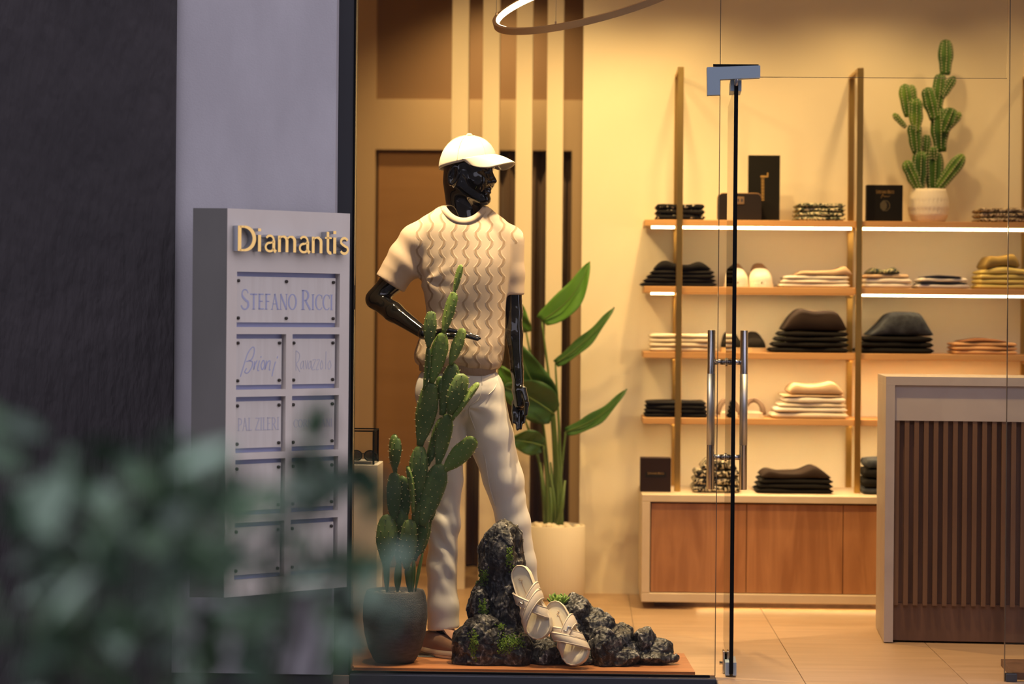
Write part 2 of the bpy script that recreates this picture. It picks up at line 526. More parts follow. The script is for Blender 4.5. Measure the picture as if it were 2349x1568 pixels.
MB().box(xf, xs1-0.02, 8.222, 8.236, zs, zs+0.006).build('gasket', M['gasket'], tr2)

# panes of the shop window
GX1 = hx(1651.5, YG, 150)
GX2 = hx(2310, YG, 150)
ZT = hz(178, YG, 2000)
def pane(name, x0, x1, z0, z1, edges):
    o = struct(MB().box(x0, x1, YG-0.006, YG+0.006, z0, z1).build(name, M['glass']))
    m = MB()
    for e in edges:
        if e == 'r': m.box(x1, x1+0.0022, YG-0.006, YG+0.006, z0, z1)
        if e == 'l': m.box(x0-0.0022, x0, YG-0.006, YG+0.006, z0, z1)
        if e == 'b': m.box(x0, x1, YG-0.006, YG+0.006, z0-0.0011, z0)
    m.build('glass_edge', M['glass_edge'], o)
    return o
pane('window_1', xf+0.001, GX1, zs+0.002, 3.0, 'r')
pane('window_2', GX1+0.006, GX2, ZT, 3.0, 'b')
pane('window_3', GX2+0.010, 3.2, -0.003, 3.0, 'l')
struct(MB().box(xf, 3.2, 8.15, 8.33, 3.0, 4.2).build('trim_3', M['frame']))

# room shell
YB = 10.70
struct(MB().box(-2.4, 3.2, 8.25, 12.2, 2.9, 3.0).build('ceiling', M['ceil']))
struct(MB().box(3.2, 3.4, 8.0, 12.2, -0.06, 3.0).build('wall_right', M['wall']))
struct(MB().box(-2.6, -2.4, 8.37, 12.2, -0.06, 3.0).build('wall_side', M['tan']))
xwe = hx(1334, YB, 600)
struct(MB().box(xwe, 3.2, YB, YB+0.12, 0, 2.9).build('wall_back', M['wall']))
# bay behind the battens: tan wall with a doorway and a dark transom panel
YD = 11.70
dx0, dx1 = hx(858, YD, 700), hx(1309, YD, 700)
zd = hz(343, YD, 950); zl = hz(227, YD, 950)
wr = struct(MB().box(-2.4, dx0, YD, YD+0.15, 0, 2.9).box(dx1, 1.2, YD, YD+0.15, 0, zl).box(dx0, dx1, YD, YD+0.15, zd, zl)
            .build('wall_rear', M['tan']))
MB().box(dx0, 1.2, YD+0.05, YD+0.12, zl, 2.9).build('transom_panel', M['dkbrown'], wr)
struct(MB().box(-2.4, 3.2, 12.2, 12.3, -0.06, 3.0).build('wall_sky_block', M['dkbrown']))  # unseen wall added behind the doorway to stop sky light leaking in
dm = hx(1050, YD, 700)
d2 = struct(MB().box(dx0+0.01, dm, YD+0.05, YD+0.09, 0.005, zd-0.008, 0.002).build('door_2', M['brown']))
MB().box(dm-0.05, dm-0.035, YD+0.02, YD+0.05, 0.95, 1.08, 0.002).build('door_handle', M['steel'], d2)
# curtain of real folds
V = []; Fs = []
n = 150; xa, xb = dm+0.005, dx1-0.008
for i in range(n+1):
    t = i/n; x = xa+(xb-xa)*t
    ph = t*2*math.pi*8.5
    y = YD+0.075+0.035*math.sin(ph)+0.012*math.sin(ph*0.37+1)
    xx = x+0.008*math.sin(2*ph)
    for z in (0.01, 0.7, 1.4, zd-0.004):
        V.append((xx, y, z))
for i in range(n):
    for k in range(3):
        a = i*4+k; Fs.append((a, a+4, a+5, a+1))
cu = mobj('curtain', V, Fs, M['curtain'], None, True)
so = cu.modifiers.new('thick', 'SOLIDIFY'); so.thickness = 0.003
tag(cu, 'dark brown curtain hanging in folds in the doorway behind the battens', 'curtain')
struct(MB().box(1.2, 1.3, YB+0.12, 12.2, 0, 2.9).build('wall_bay', M['tan']))

# cream battens, floor to ceiling
bt = None
for i, (a, b) in enumerate(((1036, 1075), (1107, 1146), (1184, 1222), (1255, 1293))):
    x0, x1 = hx(a, 10.78, 200), hx(b, 10.78, 200)
    o = MB().box(x0, x1, 10.78, 10.86, 0.0, 2.9, 0.002).build('batten', M['slat_cream'])
    tag(o, ('cream floor-to-ceiling batten behind the mannequin, first of four from the left',
            'cream floor-to-ceiling batten, second of four from the left, behind the cap',
            'cream floor-to-ceiling batten, third of four from the left',
            'cream floor-to-ceiling batten nearest the bare yellow wall')[i], 'batten', 'cream vertical battens')

# ================================================================== DOOR AND FITTINGS
DX = hx(1688.5, 8.27, 200)
lf0 = np.array([DX, 8.262]); lf1 = np.array([hx(1664, 9.14, 830)+0.006, 9.14])
ld = lf1-lf0; ldn = ld/np.linalg.norm(ld); lp = np.array([ldn[1], -ldn[0]])     # along, across (to the right)
def L3(s_, w_, z): q = lf0+ldn*s_+lp*w_; return (q[0], q[1], z)
def lbox(mb, s0, s1, w0, w1, z0, z1):
    v = [L3(a, b, c) for c in (z0, z1) for a, b in ((s0, w0), (s0, w1), (s1, w1), (s1, w0))]
    return mb.add(v, [(0,1,2,3)[::-1], (4,5,6,7), (0,1,5,4), (1,2,6,5), (2,3,7,6), (3,0,4,7)])
LL = float(np.linalg.norm(ld))
zdt = hz(196, 8.27, 1690)
door = struct(lbox(MB(), 0.003, LL, -0.005, 0.005, 0.012, zdt).build('door_1', M['glass']))
door['label'] = 'clear glass entrance door standing open, seen edge on'
lbox(MB(), -0.006, 0.003, -0.0068, 0.0068, 0.012, zdt).build('edge_seal', M['gasket'], door)
lbox(MB(), LL, LL+0.002, -0.005, 0.005, 0.012, zdt).build('glass_edge', M['glass_edge'], door)
for w0, w1 in ((-0.020, -0.006), (0.006, 0.018)):
    lbox(MB(), 0.0, 0.16, w0, w1, hz(209, 8.27, 1690), hz(184, 8.27, 1690)).build('top_clamp', M['patch'], door)
    lbox(MB(), 0.0, 0.16, w0, w1, 0.006, 0.05).build('bottom_clamp', M['patch'], door)
SH = 9.05-8.262
hzt, hzb = hz(757, 9.05, 1665), hz(1122, 9.05, 1665)
z1, z2 = hz(830, 9.05, 1665), hz(1048, 9.05, 1665)
g1, g2 = hz(857, 9.05, 1665), hz(1020, 9.05, 1665)
for sgn in (-1, 1):
    w = 0.061*sgn
    h = MB().tube([L3(SH, w, hzb), L3(SH, w, hzb+0.001), L3(SH, w, hzt-0.001), L3(SH, w, hzt)], [0.0135, 0.0145, 0.0145, 0.0135], 20)
    h = h.build('pull_handle', M['steel'], door, True)
    MB().tube([L3(SH, w, g2), L3(SH, w, g1)], 0.0149, 20).build('grip_sleeve', M['steel_grip'], h, True)
    for z in (z1, z2):
        MB().tube([L3(SH, 0.005*sgn, z), L3(SH, w-0.008*sgn, z)], 0.0105, 14).build('standoff', M['steel'], h, True)
        MB().tube([L3(SH, 0.005*sgn, z), L3(SH, 0.010*sgn, z)], 0.0155, 16).build('rosette', M['steel'], h, True)

# L-shaped patch fitting over door, window and transom
def fpx(x, y, Y): return px(x, y, Y)
pf = thing('patch_fitting', 'blue-grey L-shaped glass fitting at the top corner of the open door', 'fitting', px(1640, 217, YG-0.02))
for d0, d1 in ((YG-0.022, YG-0.0065), (YG+0.0065, YG+0.022)):
    c = [px(x, y, YG-0.022) for x, y in ((1622, 154), (1744, 150), (1744, 178), (1651.5, 182), (1652, 217), (1623, 218))]
    poly = [(p[0], p[2]) for p in c][::-1]
    MB().extrude(poly, lambda u, v, d: (u, d, v), d1, d0).build('cover_plate', M['patch'], pf)
a, b = px(1636, 150, YG), px(1740, 148, YG)
MB().box(a[0], b[0], YG-0.0065, YG+0.0065, a[2]-0.004, a[2]+0.004).build('packing_strip', M['gasket'], pf)
MB().tube([(DX, YG+0.012, ZT-0.03), (DX, YG+0.012, ZT+0.02)], 0.008, 12).build('pivot_pin', M['steel'], pf, True)

# small latch clamp by the foot of the open door
lc = px(1661, 1553, 8.42)
lt = thing('floor_latch', 'small chrome latch clamp on the floor beside the open glass door', 'latch', (lc[0], 8.36, 0))
for dx in (-0.010, 0.004):
    MB().box(lc[0]+dx, lc[0]+dx+0.0075, 8.335, 8.385, 0.0005, 0.078, 0.002).build('side_plate', M['steel'], lt)
MB().box(lc[0]-0.0025, lc[0]+0.004, 8.34, 8.38, 0.0005, 0.07).build('core', M['gasket'], lt)
MB().tube([(lc[0]-0.020, 8.36, 0.034), (lc[0]+0.022, 8.36, 0.034)], 0.0065, 14).build('bolt', M['steel'], lt, True)
MB().box(hx(2292, 8.25, 1560), hx(2306, 8.25, 1560), 8.225, 8.275, -0.003, 0.03, 0.002)
pc = MB().box(GX2+0.012, GX2+0.05, 8.236, 8.264, 0.0, 0.028, 0.002).build('pane_shoe', M['frame'])
tag(pc, 'dark metal shoe at the foot of the right window pane', 'fitting')

# ================================================================== SHELVING
YF = 10.36
unit = thing('shelving_unit', 'gold framed wall shelving with four lit oak shelves', 'shelving', (1.2, 10.5, 0.48))
ZSH = [hz(503, YF, 1480), hz(656, YF, 1480), hz(806, YF, 1480), hz(957, YF, 1480)]
ZCAB = 0.480
PX = [hx(1558, YF, 600), hx(1970, YF, 600), hx(2382, YF, 600)]
ztop = hz(154, YF, 1560)
up = None
for p in PX:
    if up is None:
        up = MB()
        up.box(p-0.013, p+0.013, YF-0.012, YF, ZCAB, ztop, 0.001)
        up.box(p-0.013, p+0.013, YB-0.014, YB-0.002, ZCAB, ztop, 0.001)
        up.box(p-0.013, p+0.013, YF, YB-0.014, ztop-0.014, ztop, 0.001)
        up = up.build('upright', M['gold'], unit)
    else:
        dup(up, unit, (p-PX[0], 0, 0))
xs = hx(1478, YF, 600)
for k, z in enumerate(ZSH):
    for b, (a, c) in enumerate(((xs, PX[1]-0.0002), (PX[1]+0.0002, 2.62))):
        s_ = MB().box(a, c, YF+0.001, YB-0.016, z-0.027, z, 0.0015).build('shelf_board', M['oak'], unit)
        for q0, q1 in (((a+0.03, PX[0]-0.02), (PX[0]+0.012, c-0.03)) if b == 0 else ((c*0+PX[1]+0.02, PX[2]-0.02),)):
            if k == 0:
                MB().box(q0, q1, YF+0.02, YF+0.035, z-0.027-0.010, z-0.0272).build('led_strip', M['led'], s_)
            elif k == 1 and (q0 < PX[0] or b == 1):
                MB().box(q0, q1, YF+0.03, YF+0.045, z-0.027-0.008, z-0.0272).build('led_strip', M['led'], s_)
            else:
                MB().box(q0, q1, YF+0.06, YF+0.075, z-0.0276, z-0.0272).build('led_strip', M['led_deep'], s_)
                if k == 1: MB().box(q0-0.01, q1+0.01, YF+0.001, YF+0.012, z-0.033, z-0.0271).build('front_lip', M['oak'], s_)
        for p in (PX[:2] if b == 0 else PX[2:]):
            MB().tube([(p-0.016, YB-0.06, z-0.036), (p-0.016, YF+0.1, z-0.036)], 0.007, 10).build('bracket', M['gold'], s_, True)

# low cabinet: stone frame, walnut doors, recessed plinth with a strip light
YC = 10.15
cab = thing('low_cabinet', 'low walnut cabinet with pale stone frame under the shelves', 'cabinet', (1.3, 10.4, 0))
xc0 = hx(1472, YC, 1200); xc1 = 2.75; zb = 0.030
ft = hz(1150, YC, 1480); fb = hz(1359, YC, 1480); xi = hx(1491, YC, 1250)
MB().box(xc0, xc1, YC, YB-0.001, ft, ZCAB, 0.002).build('stone_top', M['stone'], cab)
MB().box(xc0, xi, YC, YB-0.001, fb, ft-0.0005, 0.002).build('stone_side', M['stone'], cab)
MB().box(xc0, xc1, YC, YB-0.001, zb, fb-0.0005, 0.002).build('stone_base', M['stone'], cab)
MB().box(xi+0.001, xc1, YC+0.05, YB-0.001, fb, ft-0.001).build('carcass', M['walnut_dark'], cab)
ds = [xi+0.003, hx(1713, YC, 1250), hx(1935, YC, 1250), hx(2157, YC, 1250), hx(2379, YC, 1250), xc1]
for i in range(len(ds)-1):
    MB().box(ds[i]+0.0015, ds[i+1]-0.0015, YC+0.022, YC+0.045, fb+0.002, ft-0.008, 0.001).build('cabinet_door', M['walnut'], cab)
MB().box(xc0+0.06, xc1, YC+0.12, YB-0.001, 0.0005, zb-0.0005).build('plinth', M['walnut_dark'], cab)
MB().box(hx(1600, YC, 1370), xc1, YC+0.03, YC+0.045, zb-0.0022, zb-0.0005).build('led_strip', M['led_floor'], cab)

# counter with vertical slats
cc = px(2027.5, 1464, 9.18); cc[2] = 0
CA = math.radians(-3.0)
ct = thing('sales_counter', 'greige stone sales counter with dark vertical wooden slats', 'counter', (cc[0]+0.8, 9.35, 0))
def cbox(mb, x0, x1, y0, y1, z0, z1):
    v = []
    for z in (z0, z1):
        for x, y in ((x0, y0), (x1, y0), (x1, y1), (x0, y1)):
            v.append((cc[0]+x*math.cos(CA)-y*math.sin(CA), 9.18+x*math.sin(CA)+y*math.cos(CA), z))
    return mb.add(v, [(3,2,1,0), (4,5,6,7), (0,1,5,4), (1,2,6,5), (2,3,7,6), (3,0,4,7)])
zt = hz(863, 9.18, 2030); zf = hz(882.5, 9.18, 2050); zp = hz(964, 9.18, 2050); zq = hz(1384, 9.18, 2050)
CW, CD = 1.7, 0.46
cbox(MB(), 0, CW, 0, CD, zf, zt).build('stone_top', M['stone_grey'], ct)
cbox(MB(), 0, 0.034, 0, CD, 0.004, zf-0.0003).build('stone_side', M['stone_grey'], ct)
cbox(MB(), 0.0345, CW, 0.012, 0.05, zp, zf-0.0003).build('stone_panel', M['stone_grey'], ct)
cbox(MB(), 0.0345, CW, 0.036, CD, zq, zp-0.0003).build('backing', M['walnut_dark'], ct)
cbox(MB(), 0.0345, CW, 0.030, CD, 0.008, zq-0.0003).build('plinth', M['walnut_dark'], ct)
sl0 = None
M['slat'] = mat('slat_walnut', (0.15, 0.078, 0.04), 0.5, col2=(0.18, 0.098, 0.05), nscale=8, stretch=(4, 4, 0.3))
for i in range(30):
    x = 0.036+0.0363*i
    if sl0 is None: sl0 = cbox(MB(), x, x+0.0175, 0.014, 0.0355, zq-0.006, zp-0.0005).build('slat', M['slat'], ct)
    else: dup(sl0, ct, (0.0363*i*math.cos(CA), 0.0363*i*math.sin(CA), 0))

# ================================================================== DISPLAY BASES
zbd = 0.012
bp = [px(1594, 1548, 8.30), px(1569, 1497.5, 8.745)]
poly = [(xf+0.004, 8.292), (bp[0][0], 8.292), (bp[1][0], 8.745), (xf-0.25, 8.745), (xf-0.25, 8.32), (xf+0.004, 8.32)]
bd = MB().extrude(poly, lambda u, v, d: (u, v, d), 0.0004, zbd).build('display_board', M['board'])
tag(bd, 'reddish wooden board on the floor under the mannequin and rock', 'board')
b2 = [px(2296, 1518, 8.62), px(2322, 1568, 8.30)]
poly = [(b2[1][0], 8.295), (3.1, 8.295), (3.1, 8.62), (b2[0][0], 8.62)]
bd2 = MB().extrude(poly, lambda u, v, d: (u, v, d), 0.0004, zbd+0.012).build('display_board', M['walnut_dark'])
tag(bd2, 'dark wooden display board at the lower right corner behind the pane', 'board')

# ================================================================== RING LAMP
rc = px(1372, -10, 9.0); RR = 0.405
ax_tilt = Matrix.Rotation(math.radians(-16.0), 3, 'Y') @ Matrix.Rotation(math.radians(18.5), 3, 'X')
ring = thing('ring_lamp', 'tilted bronze ring pendant lamp with glowing inner strip', 'pendant lamp', tuple(rc))
def ringpart(prof, m, name):
    n = 96; V = []; Fs = []
    for k in range(n):
        w = 2*math.pi*k/n
        for (r, z) in prof:
            V.append(np.array(ax_tilt @ Vector((r*math.cos(w), r*math.sin(w), z)))+rc)
    q = len(prof)
    for k in range(n):
        for i in range(q):
            j = (i+1) % q; a = k; b = (k+1) % n
            Fs.append((a*q+i, b*q+i, b*q+j, a*q+j))
    return mobj(name, V, Fs, m, ring)
ringpart([(RR-0.014, -0.012), (RR, -0.012), (RR, 0.012), (RR-0.014, 0.012)], M['lamp_body'], 'ring_body')
ringpart([(RR-0.018, -0.010), (RR-0.0142, -0.010), (RR-0.0142, 0.010), (RR-0.018, 0.010)], M['led_ring'], 'led_band')
for deg in (-118, -10, 165, 75):
    w = math.radians(deg)
    q = np.array(ax_tilt @ Vector(((RR-0.007)*math.cos(w), (RR-0.007)*math.sin(w), 0.012)))+rc
    MB().tube([q, q+np.array([0, 0, 0.01])], 0.004, 8).build('wire_clip', M['lamp_body'], ring)
    MB().tube([q, (q[0], q[1], 2.898)], 0.0008, 6).build('suspension_wire', M['steel'], ring)
# ================================================================== MANNEQUIN
YM = 8.62
def mp(x, y, dy=0.0): return px(x, y, YM+dy)
S_M = sc(YM)
M['gloss_black'] = mat('gloss_black_lacquer', (0.006, 0.0055, 0.005), 0.07, spec=0.55, coat=0.6)
M['cap_cloth'] = mat('cream_cotton', (0.72, 0.63, 0.48), 0.85, bump=0.15, bscale=500, bdist=0.002)
M['trouser'] = mat('white_denim', (0.79, 0.74, 0.66), 0.8, bump=0.12, bscale=600, bdist=0.002)
M['rib'] = mat('taupe_rib_knit', (0.40, 0.28, 0.19), 0.85, bump=0.5, bscale=220, bstretch=(1, 1, 0.05), bdist=0.003)
M['sleeve'] = mat('beige_fine_knit', (0.62, 0.47, 0.33), 0.85)
M['suede'] = mat('brown_suede', (0.24, 0.12, 0.065), 0.95, sheen=0.4)
M['sole'] = mat('cream_rubber', (0.72, 0.62, 0.45), 0.5)
M['suede_light'] = mat('peach_lining', (0.55, 0.30, 0.19), 0.8)
M['black_metal'] = mat('black_metal', (0.015, 0.014, 0.013), 0.35, 0.6)

def cable_mat():
    """beige knit with wavy vertical cable lines in relief"""
    m = mat('beige_cable_knit', (0.64, 0.49, 0.345), 0.85)
    nt, b = nodes(m)
    N = nt.nodes.new; Lk = nt.links.new
    tc = N('ShaderNodeTexCoord'); sp = N('ShaderNodeSeparateXYZ'); Lk(tc.outputs['Object'], sp.inputs[0])
    def mth(op, a, bb=None, cl=False):
        n = N('ShaderNodeMath'); n.operation = op; n.use_clamp = cl
        for i, q in enumerate((a, bb)):
            if q is None: continue
            if isinstance(q, (int, float)): n.inputs[i].default_value = q
            else: Lk(q, n.inputs[i])
        return n.outputs[0]
    zz = mth('MULTIPLY', sp.outputs['Z'], 1/0.062)
    tri = mth('PINGPONG', zz, 0.5)                           # 0..0.5
    soft = mth('SINE', mth('MULTIPLY', sp.outputs['Z'], 2*math.pi/0.062))
    off = mth('ADD', mth('MULTIPLY', mth('SUBTRACT', tri, 0.25), 0.030), mth('MULTIPLY', soft, 0.0045))
    xx = mth('ADD', sp.outputs['X'], off)
    u = mth('PINGPONG', mth('MULTIPLY', xx, 1/0.042), 0.5)   # distance to the line 0..0.5
    line = N('ShaderNodeMapRange'); line.interpolation_type = 'SMOOTHSTEP'
    line.inputs['From Min'].default_value = 0.07; line.inputs['From Max'].default_value = 0.12
    Lk(u, line.inputs['Value'])
    ln2 = N('ShaderNodeMapRange'); ln2.interpolation_type = 'SMOOTHSTEP'
    ln2.inputs['From Min'].default_value = 0.10; ln2.inputs['From Max'].default_value = 0.20
    Lk(u, ln2.inputs['Value'])
    fine = N('ShaderNodeTexNoise'); fine.inputs['Scale'].default_value = 420; Lk(tc.outputs['Object'], fine.inputs['Vector'])
    hgt = mth('ADD', mth('MULTIPLY', mth('SUBTRACT', 1.0, ln2.outputs[0]), 0.6), mth('MULTIPLY', fine.outputs['Fac'], 0.15))
    bp = N('ShaderNodeBump'); bp.inputs['Strength'].default_value = 0.35; bp.inputs['Distance'].default_value = 0.004
    Lk(hgt, bp.inputs['Height']); Lk(bp.outputs[0], b.inputs['Normal'])
    mx = N('ShaderNodeMix'); mx.data_type = 'RGBA'
    mx.inputs['A'].default_value = (0.42, 0.29, 0.18, 1); mx.inputs['B'].default_value = (0.66, 0.51, 0.36, 1)
    Lk(line.outputs[0], mx.inputs['Factor']); Lk(mx.outputs['Result'], b.inputs['Base Color'])
    return m
M['cable'] = cable_mat()

man = thing('mannequin', 'glossy black male mannequin in cap, cable-knit top and white trousers', 'mannequin', (mp(1050, 1500)[0], YM, zbd))

# ---- body: head, neck, core and arms in one mesh
body = MB()
fa = math.radians(24)
HF = np.array([math.cos(fa), -math.sin(fa), 0]); HB = np.array([-math.sin(fa), -math.cos(fa), 0]); HZ = np.array([0.02, 0, 1.0])
HC = mp(1069, 381)
def hp(a, b, z): return HC+HF*a+HB*b+HZ*z
MH = np.stack([HF, HB, np.array([0, 0, 1.0])])       # rows: local axes in world
def dl(P):                                            # world -> head local
    q = [P[i]-HC[i] for i in range(3)]
    return (q[0]*HF[0]+q[1]*HF[1], q[0]*HB[0]+q[1]*HB[1], q[2])
def head(P):
    a, b, z = dl(P); Q = (a, b, z); ab = np.abs(b); Qm = (a, ab, z)
    d = d_ell(Q, (0.006, 0, 0.004), (0.090, 0.074, 0.097))
    d = smin(d, d_ell(Q, (0.032, 0, -0.058), (0.060, 0.055, 0.078)), 0.035)
    d = smin(d, d_cone(Qm, (-0.008, 0.050, -0.066), (0.066, 0.014, -0.120), 0.016, 0.015), 0.03)
    d = smin(d, d_ell(Q, (0.078, 0, -0.120), (0.018, 0.020, 0.018)), 0.018)
    d = smin(d, d_cone(Qm, (0.088, 0.0, -0.006), (0.078, 0.045, -0.008), 0.009, 0.008), 0.016)      # brow
    d = smax(d, -d_ell(Qm, (0.100, 0.034, -0.030), (0.020, 0.024, 0.015)), 0.014)                   # socket
    d = smin(d, d_ell(Qm, (0.070, 0.032, -0.031), (0.018, 0.018, 0.013)), 0.006)                    # eye
    d = smin(d, d_cone(Q, (0.092, 0, -0.012), (0.113, 0, -0.055), 0.0065, 0.0095), 0.010)           # nose
    d = smin(d, d_ell(Qm, (0.101, 0.011, -0.059), (0.010, 0.008, 0.008)), 0.006)
    d = smin(d, d_ell(Qm, (0.070, 0.036, -0.055), (0.022, 0.022, 0.022)), 0.03)                     # cheek bone
    d = smin(d, d_cone(Qm, (0.097, 0.0, -0.082), (0.086, 0.022, -0.086), 0.0062, 0.004), 0.007)     # lips
    d = smin(d, d_cone(Qm, (0.094, 0.0, -0.094), (0.085, 0.020, -0.090), 0.0072, 0.004), 0.006)
    d = smax(d, -d_cone(Qm, (0.104, 0.0, -0.0885), (0.092, 0.024, -0.0885), 0.0026, 0.002), 0.004)
    # ear
    ca, sa = math.cos(0.28), math.sin(0.28)
    ea, ez = a+0.012, z+0.036
    e = (ea*ca-ez*sa, ab-0.076, ea*sa+ez*ca)
    ear = np.sqrt((e[0]/0.023)**2+(e[1]/0.013)**2+(e[2]/0.040)**2)
    ear = (ear-1)*0.013
    inn = (np.sqrt(((e[0]-0.003)/0.014)**2+((e[1]-0.010)/0.011)**2+((e[2]-0.001)/0.029)**2)-1)*0.011
    d = smin(d, smax(ear, -inn, 0.004), 0.006)
    # neck
    nb = mp(1070, 520, 0.015)
    d = smin(d, d_cone(P, hp(-0.028, 0, -0.06), nb, 0.055, 0.062), 0.022)
    d = smin(d, d_cone(P, nb, mp(1070, 560, 0.01), 0.058, 0.085), 0.03)
    return d
V, Fq = surface(head, HC+np.array([-0.16, -0.15, -0.26]), HC+np.array([0.16, 0.16, 0.115]), 0.0034)
V = relax(V, Fq, 1, 0.4)
body.add(V, Fq)
# core hidden in the clothes
body.tube([mp(1066, 550, .012), mp(1066, 640, .012), mp(1058, 760, .012), mp(1052, 880, .012)], [0.07, 0.085, 0.07, 0.07], 16)

def finger(d, P, pts, r0, r1):
    e = d_chain(P, pts, np.linspace(r0, r1, len(pts)), 0.004)
    return e if d is None else smin(d, e, 0.004)
# arm on the hip side: elbow out, forearm across the belly
E1 = mp(861, 686, -0.01); W1 = mp(972, 764, -0.155)
def arm1(P):
    d = d_chain(P, [mp(955, 560), mp(905, 640, -0.005), E1], [0.050, 0.043, 0.036], 0.02)
    d = smin(d, d_chain(P, [E1, E1*0.62+W1*0.38, W1], [0.034, 0.0365, 0.0225], 0.012), 0.012)
    return d
V, Fq = surface(arm1, np.min([mp(820, 790, -0.22), mp(820, 540, 0.07)], 0), np.max([mp(1000, 520, 0.08), mp(1000, 800, 0.08)], 0), 0.005)
V = relax(V, Fq, 12, 0.5); arm_a = mobj('arm', V, Fq, M['gloss_black'], man, True)
def hand1(P):
    d = d_chain(P, [W1, mp(992, 768, -0.165)], [0.0225, 0.020], 0.02, 1.2)
    d = smin(d, d_cone(P, mp(1000, 768, -0.165), mp(1044, 770, -0.170), 0.0175, 0.0135, 2.1), 0.014)
    for k, (L, o) in enumerate(((0.92, -0.045), (1.0, -0.016), (0.97, 0.012), (0.80, 0.036))):
        b0 = mp(1040, 769-1.5*k, -0.168+o*0.55); tip = mp(1044+56*L, 778-2.5*k, -0.172+o*0.75)
        mid = b0*0.5+tip*0.5+np.array([0, 0, 0.007])
        d = smin(d, d_chain(P, [b0, mid, tip], [0.0098, 0.0088, 0.0062], 0.004), 0.004)
    th = [mp(998, 764, -0.185), mp(1025, 756, -0.215), mp(1048, 760, -0.222)]
    d = smin(d, d_chain(P, th, [0.0125, 0.0105, 0.0075], 0.005), 0.008)
    return d
V, Fq = surface(hand1, np.min([mp(955, 810, -0.26), mp(955, 810, 0)], 0), np.max([mp(1115, 730, -0.08), mp(1115, 730, -0.26)], 0), 0.003)
V = relax(V, Fq, 1, 0.4); mobj('hand', V, Fq, M['gloss_black'], arm_a, True)
# hanging arm
def arm2(P):
    d = d_chain(P, [mp(1172, 560, 0.03), mp(1177, 650, 0.035), mp(1180, 715, 0.03), mp(1180, 765, 0.015), mp(1186, 848, -0.005), mp(1188, 872, -0.01)],
                [0.036, 0.0325, 0.030, 0.031, 0.0235, 0.0225], 0.012)
    return d
V, Fq = surface(arm2, np.min([mp(1130, 900, -0.06), mp(1130, 900, 0.1)], 0), np.max([mp(1230, 520, 0.09), mp(1230, 520, -0.05)], 0), 0.005)
V = relax(V, Fq, 14, 0.5); arm_b = mobj('arm', V, Fq, M['gloss_black'], man, True)
def hand2(P):
    d = d_cone(P, mp(1188, 868, -0.008), mp(1188, 890, -0.012), 0.0215, 0.020)
    d = smin(d, d_cone(P, mp(1189, 898, -0.012), mp(1192, 926, -0.018), 0.0215, 0.0200, 1.35), 0.014)
    for k, (bx, tx, ty, dy) in enumerate(((1180, 1179, 968, -0.030), (1187, 1187, 984, -0.034), (1195, 1194, 982, -0.026), (1201, 1201, 968, -0.012))):
        b0 = mp(bx, 922, -0.020+0.004*k); tip = mp(tx, ty, dy-0.012)
        mid = b0*0.5+tip*0.5+np.array([0.002*(k-1), 0.010, 0])
        d = smin(d, d_chain(P, [b0, mid, tip], [0.0096, 0.0086, 0.0062], 0.004), 0.004)
    th = [mp(1200, 892, -0.030), mp(1208, 925, -0.052), mp(1206, 950, -0.060)]
    d = smin(d, d_chain(P, th, [0.0125, 0.0098, 0.0075], 0.005), 0.008)
    return d
V, Fq = surface(hand2, np.min([mp(1150, 1010, -0.1), mp(1150, 1010, 0.06)], 0), np.max([mp(1235, 850, 0.05), mp(1235, 850, -0.1)], 0), 0.003)
V = relax(V, Fq, 3, 0.5); mobj('hand', V, Fq, M['gloss_black'], arm_b, True)
# ankle and calf under the trousers
MB().tube([mp(1018, 1380, 0.01), mp(1018, 1440, 0.01), mp(1020, 1478, 0.0)], [0.035, 0.028, 0.026], 12).build('lower_leg', M['gloss_black'], man, True)
MB().tube([mp(1212, 1380, 0.07), mp(1214, 1440, 0.07), mp(1216, 1472, 0.06)], [0.035, 0.028, 0.026], 12).build('lower_leg', M['gloss_black'], man, True)
body.build('body', M['gloss_black'], man, True)
for a, b in ((mp(962, 757, -0.148), mp(964, 758, -0.150)),):
    pass

# ---- shirt
tab = np.array([  # y, left x, right x, half depth (m)
    (470, 1012, 1118, .075), (486, 990, 1137, .085), (505, 962, 1162, .095), (525, 948, 1178, .105), (550, 948, 1181, .112), (600, 957, 1178, .120),
    (640, 964, 1170, .122), (680, 972, 1164, .118), (720, 978, 1160, .112), (760, 970, 1158, .112), (795, 958, 1156, .116),
    (815, 953, 1154, .118), (832, 955, 1152, .114), (846, 966, 1146, .100), (870, 975, 1135, .09)], float)
tz = np.array([mp(1060, r[0])[2] for r in tab])[::-1]
tl = np.array([mp(r[1], r[0])[0] for r in tab])[::-1]
trr = np.array([mp(r[2], r[0])[0] for r in tab])[::-1]
td = tab[::-1, 3]
def dense(z, a):
    p = spline(np.stack([z, a], 1), 8); return p[:, 0], p[:, 1]
_zl, _l = dense(tz, tl); _zr, _r = dense(tz, trr); _zd, _d = dense(tz, td)
tiltx = 0.072                                          # hem falls towards the right
SL0, SL1 = mp(955, 556, 0.0), mp(894, 651, -0.005)
SRA, SRB = mp(1166, 552, 0.025), mp(1175, 676, 0.03)
nk = mp(1066, 478, -0.01)
NKC, NKR = nk+np.array([0.000, -0.020, 0.030]), (0.073, 0.098, 0.084)
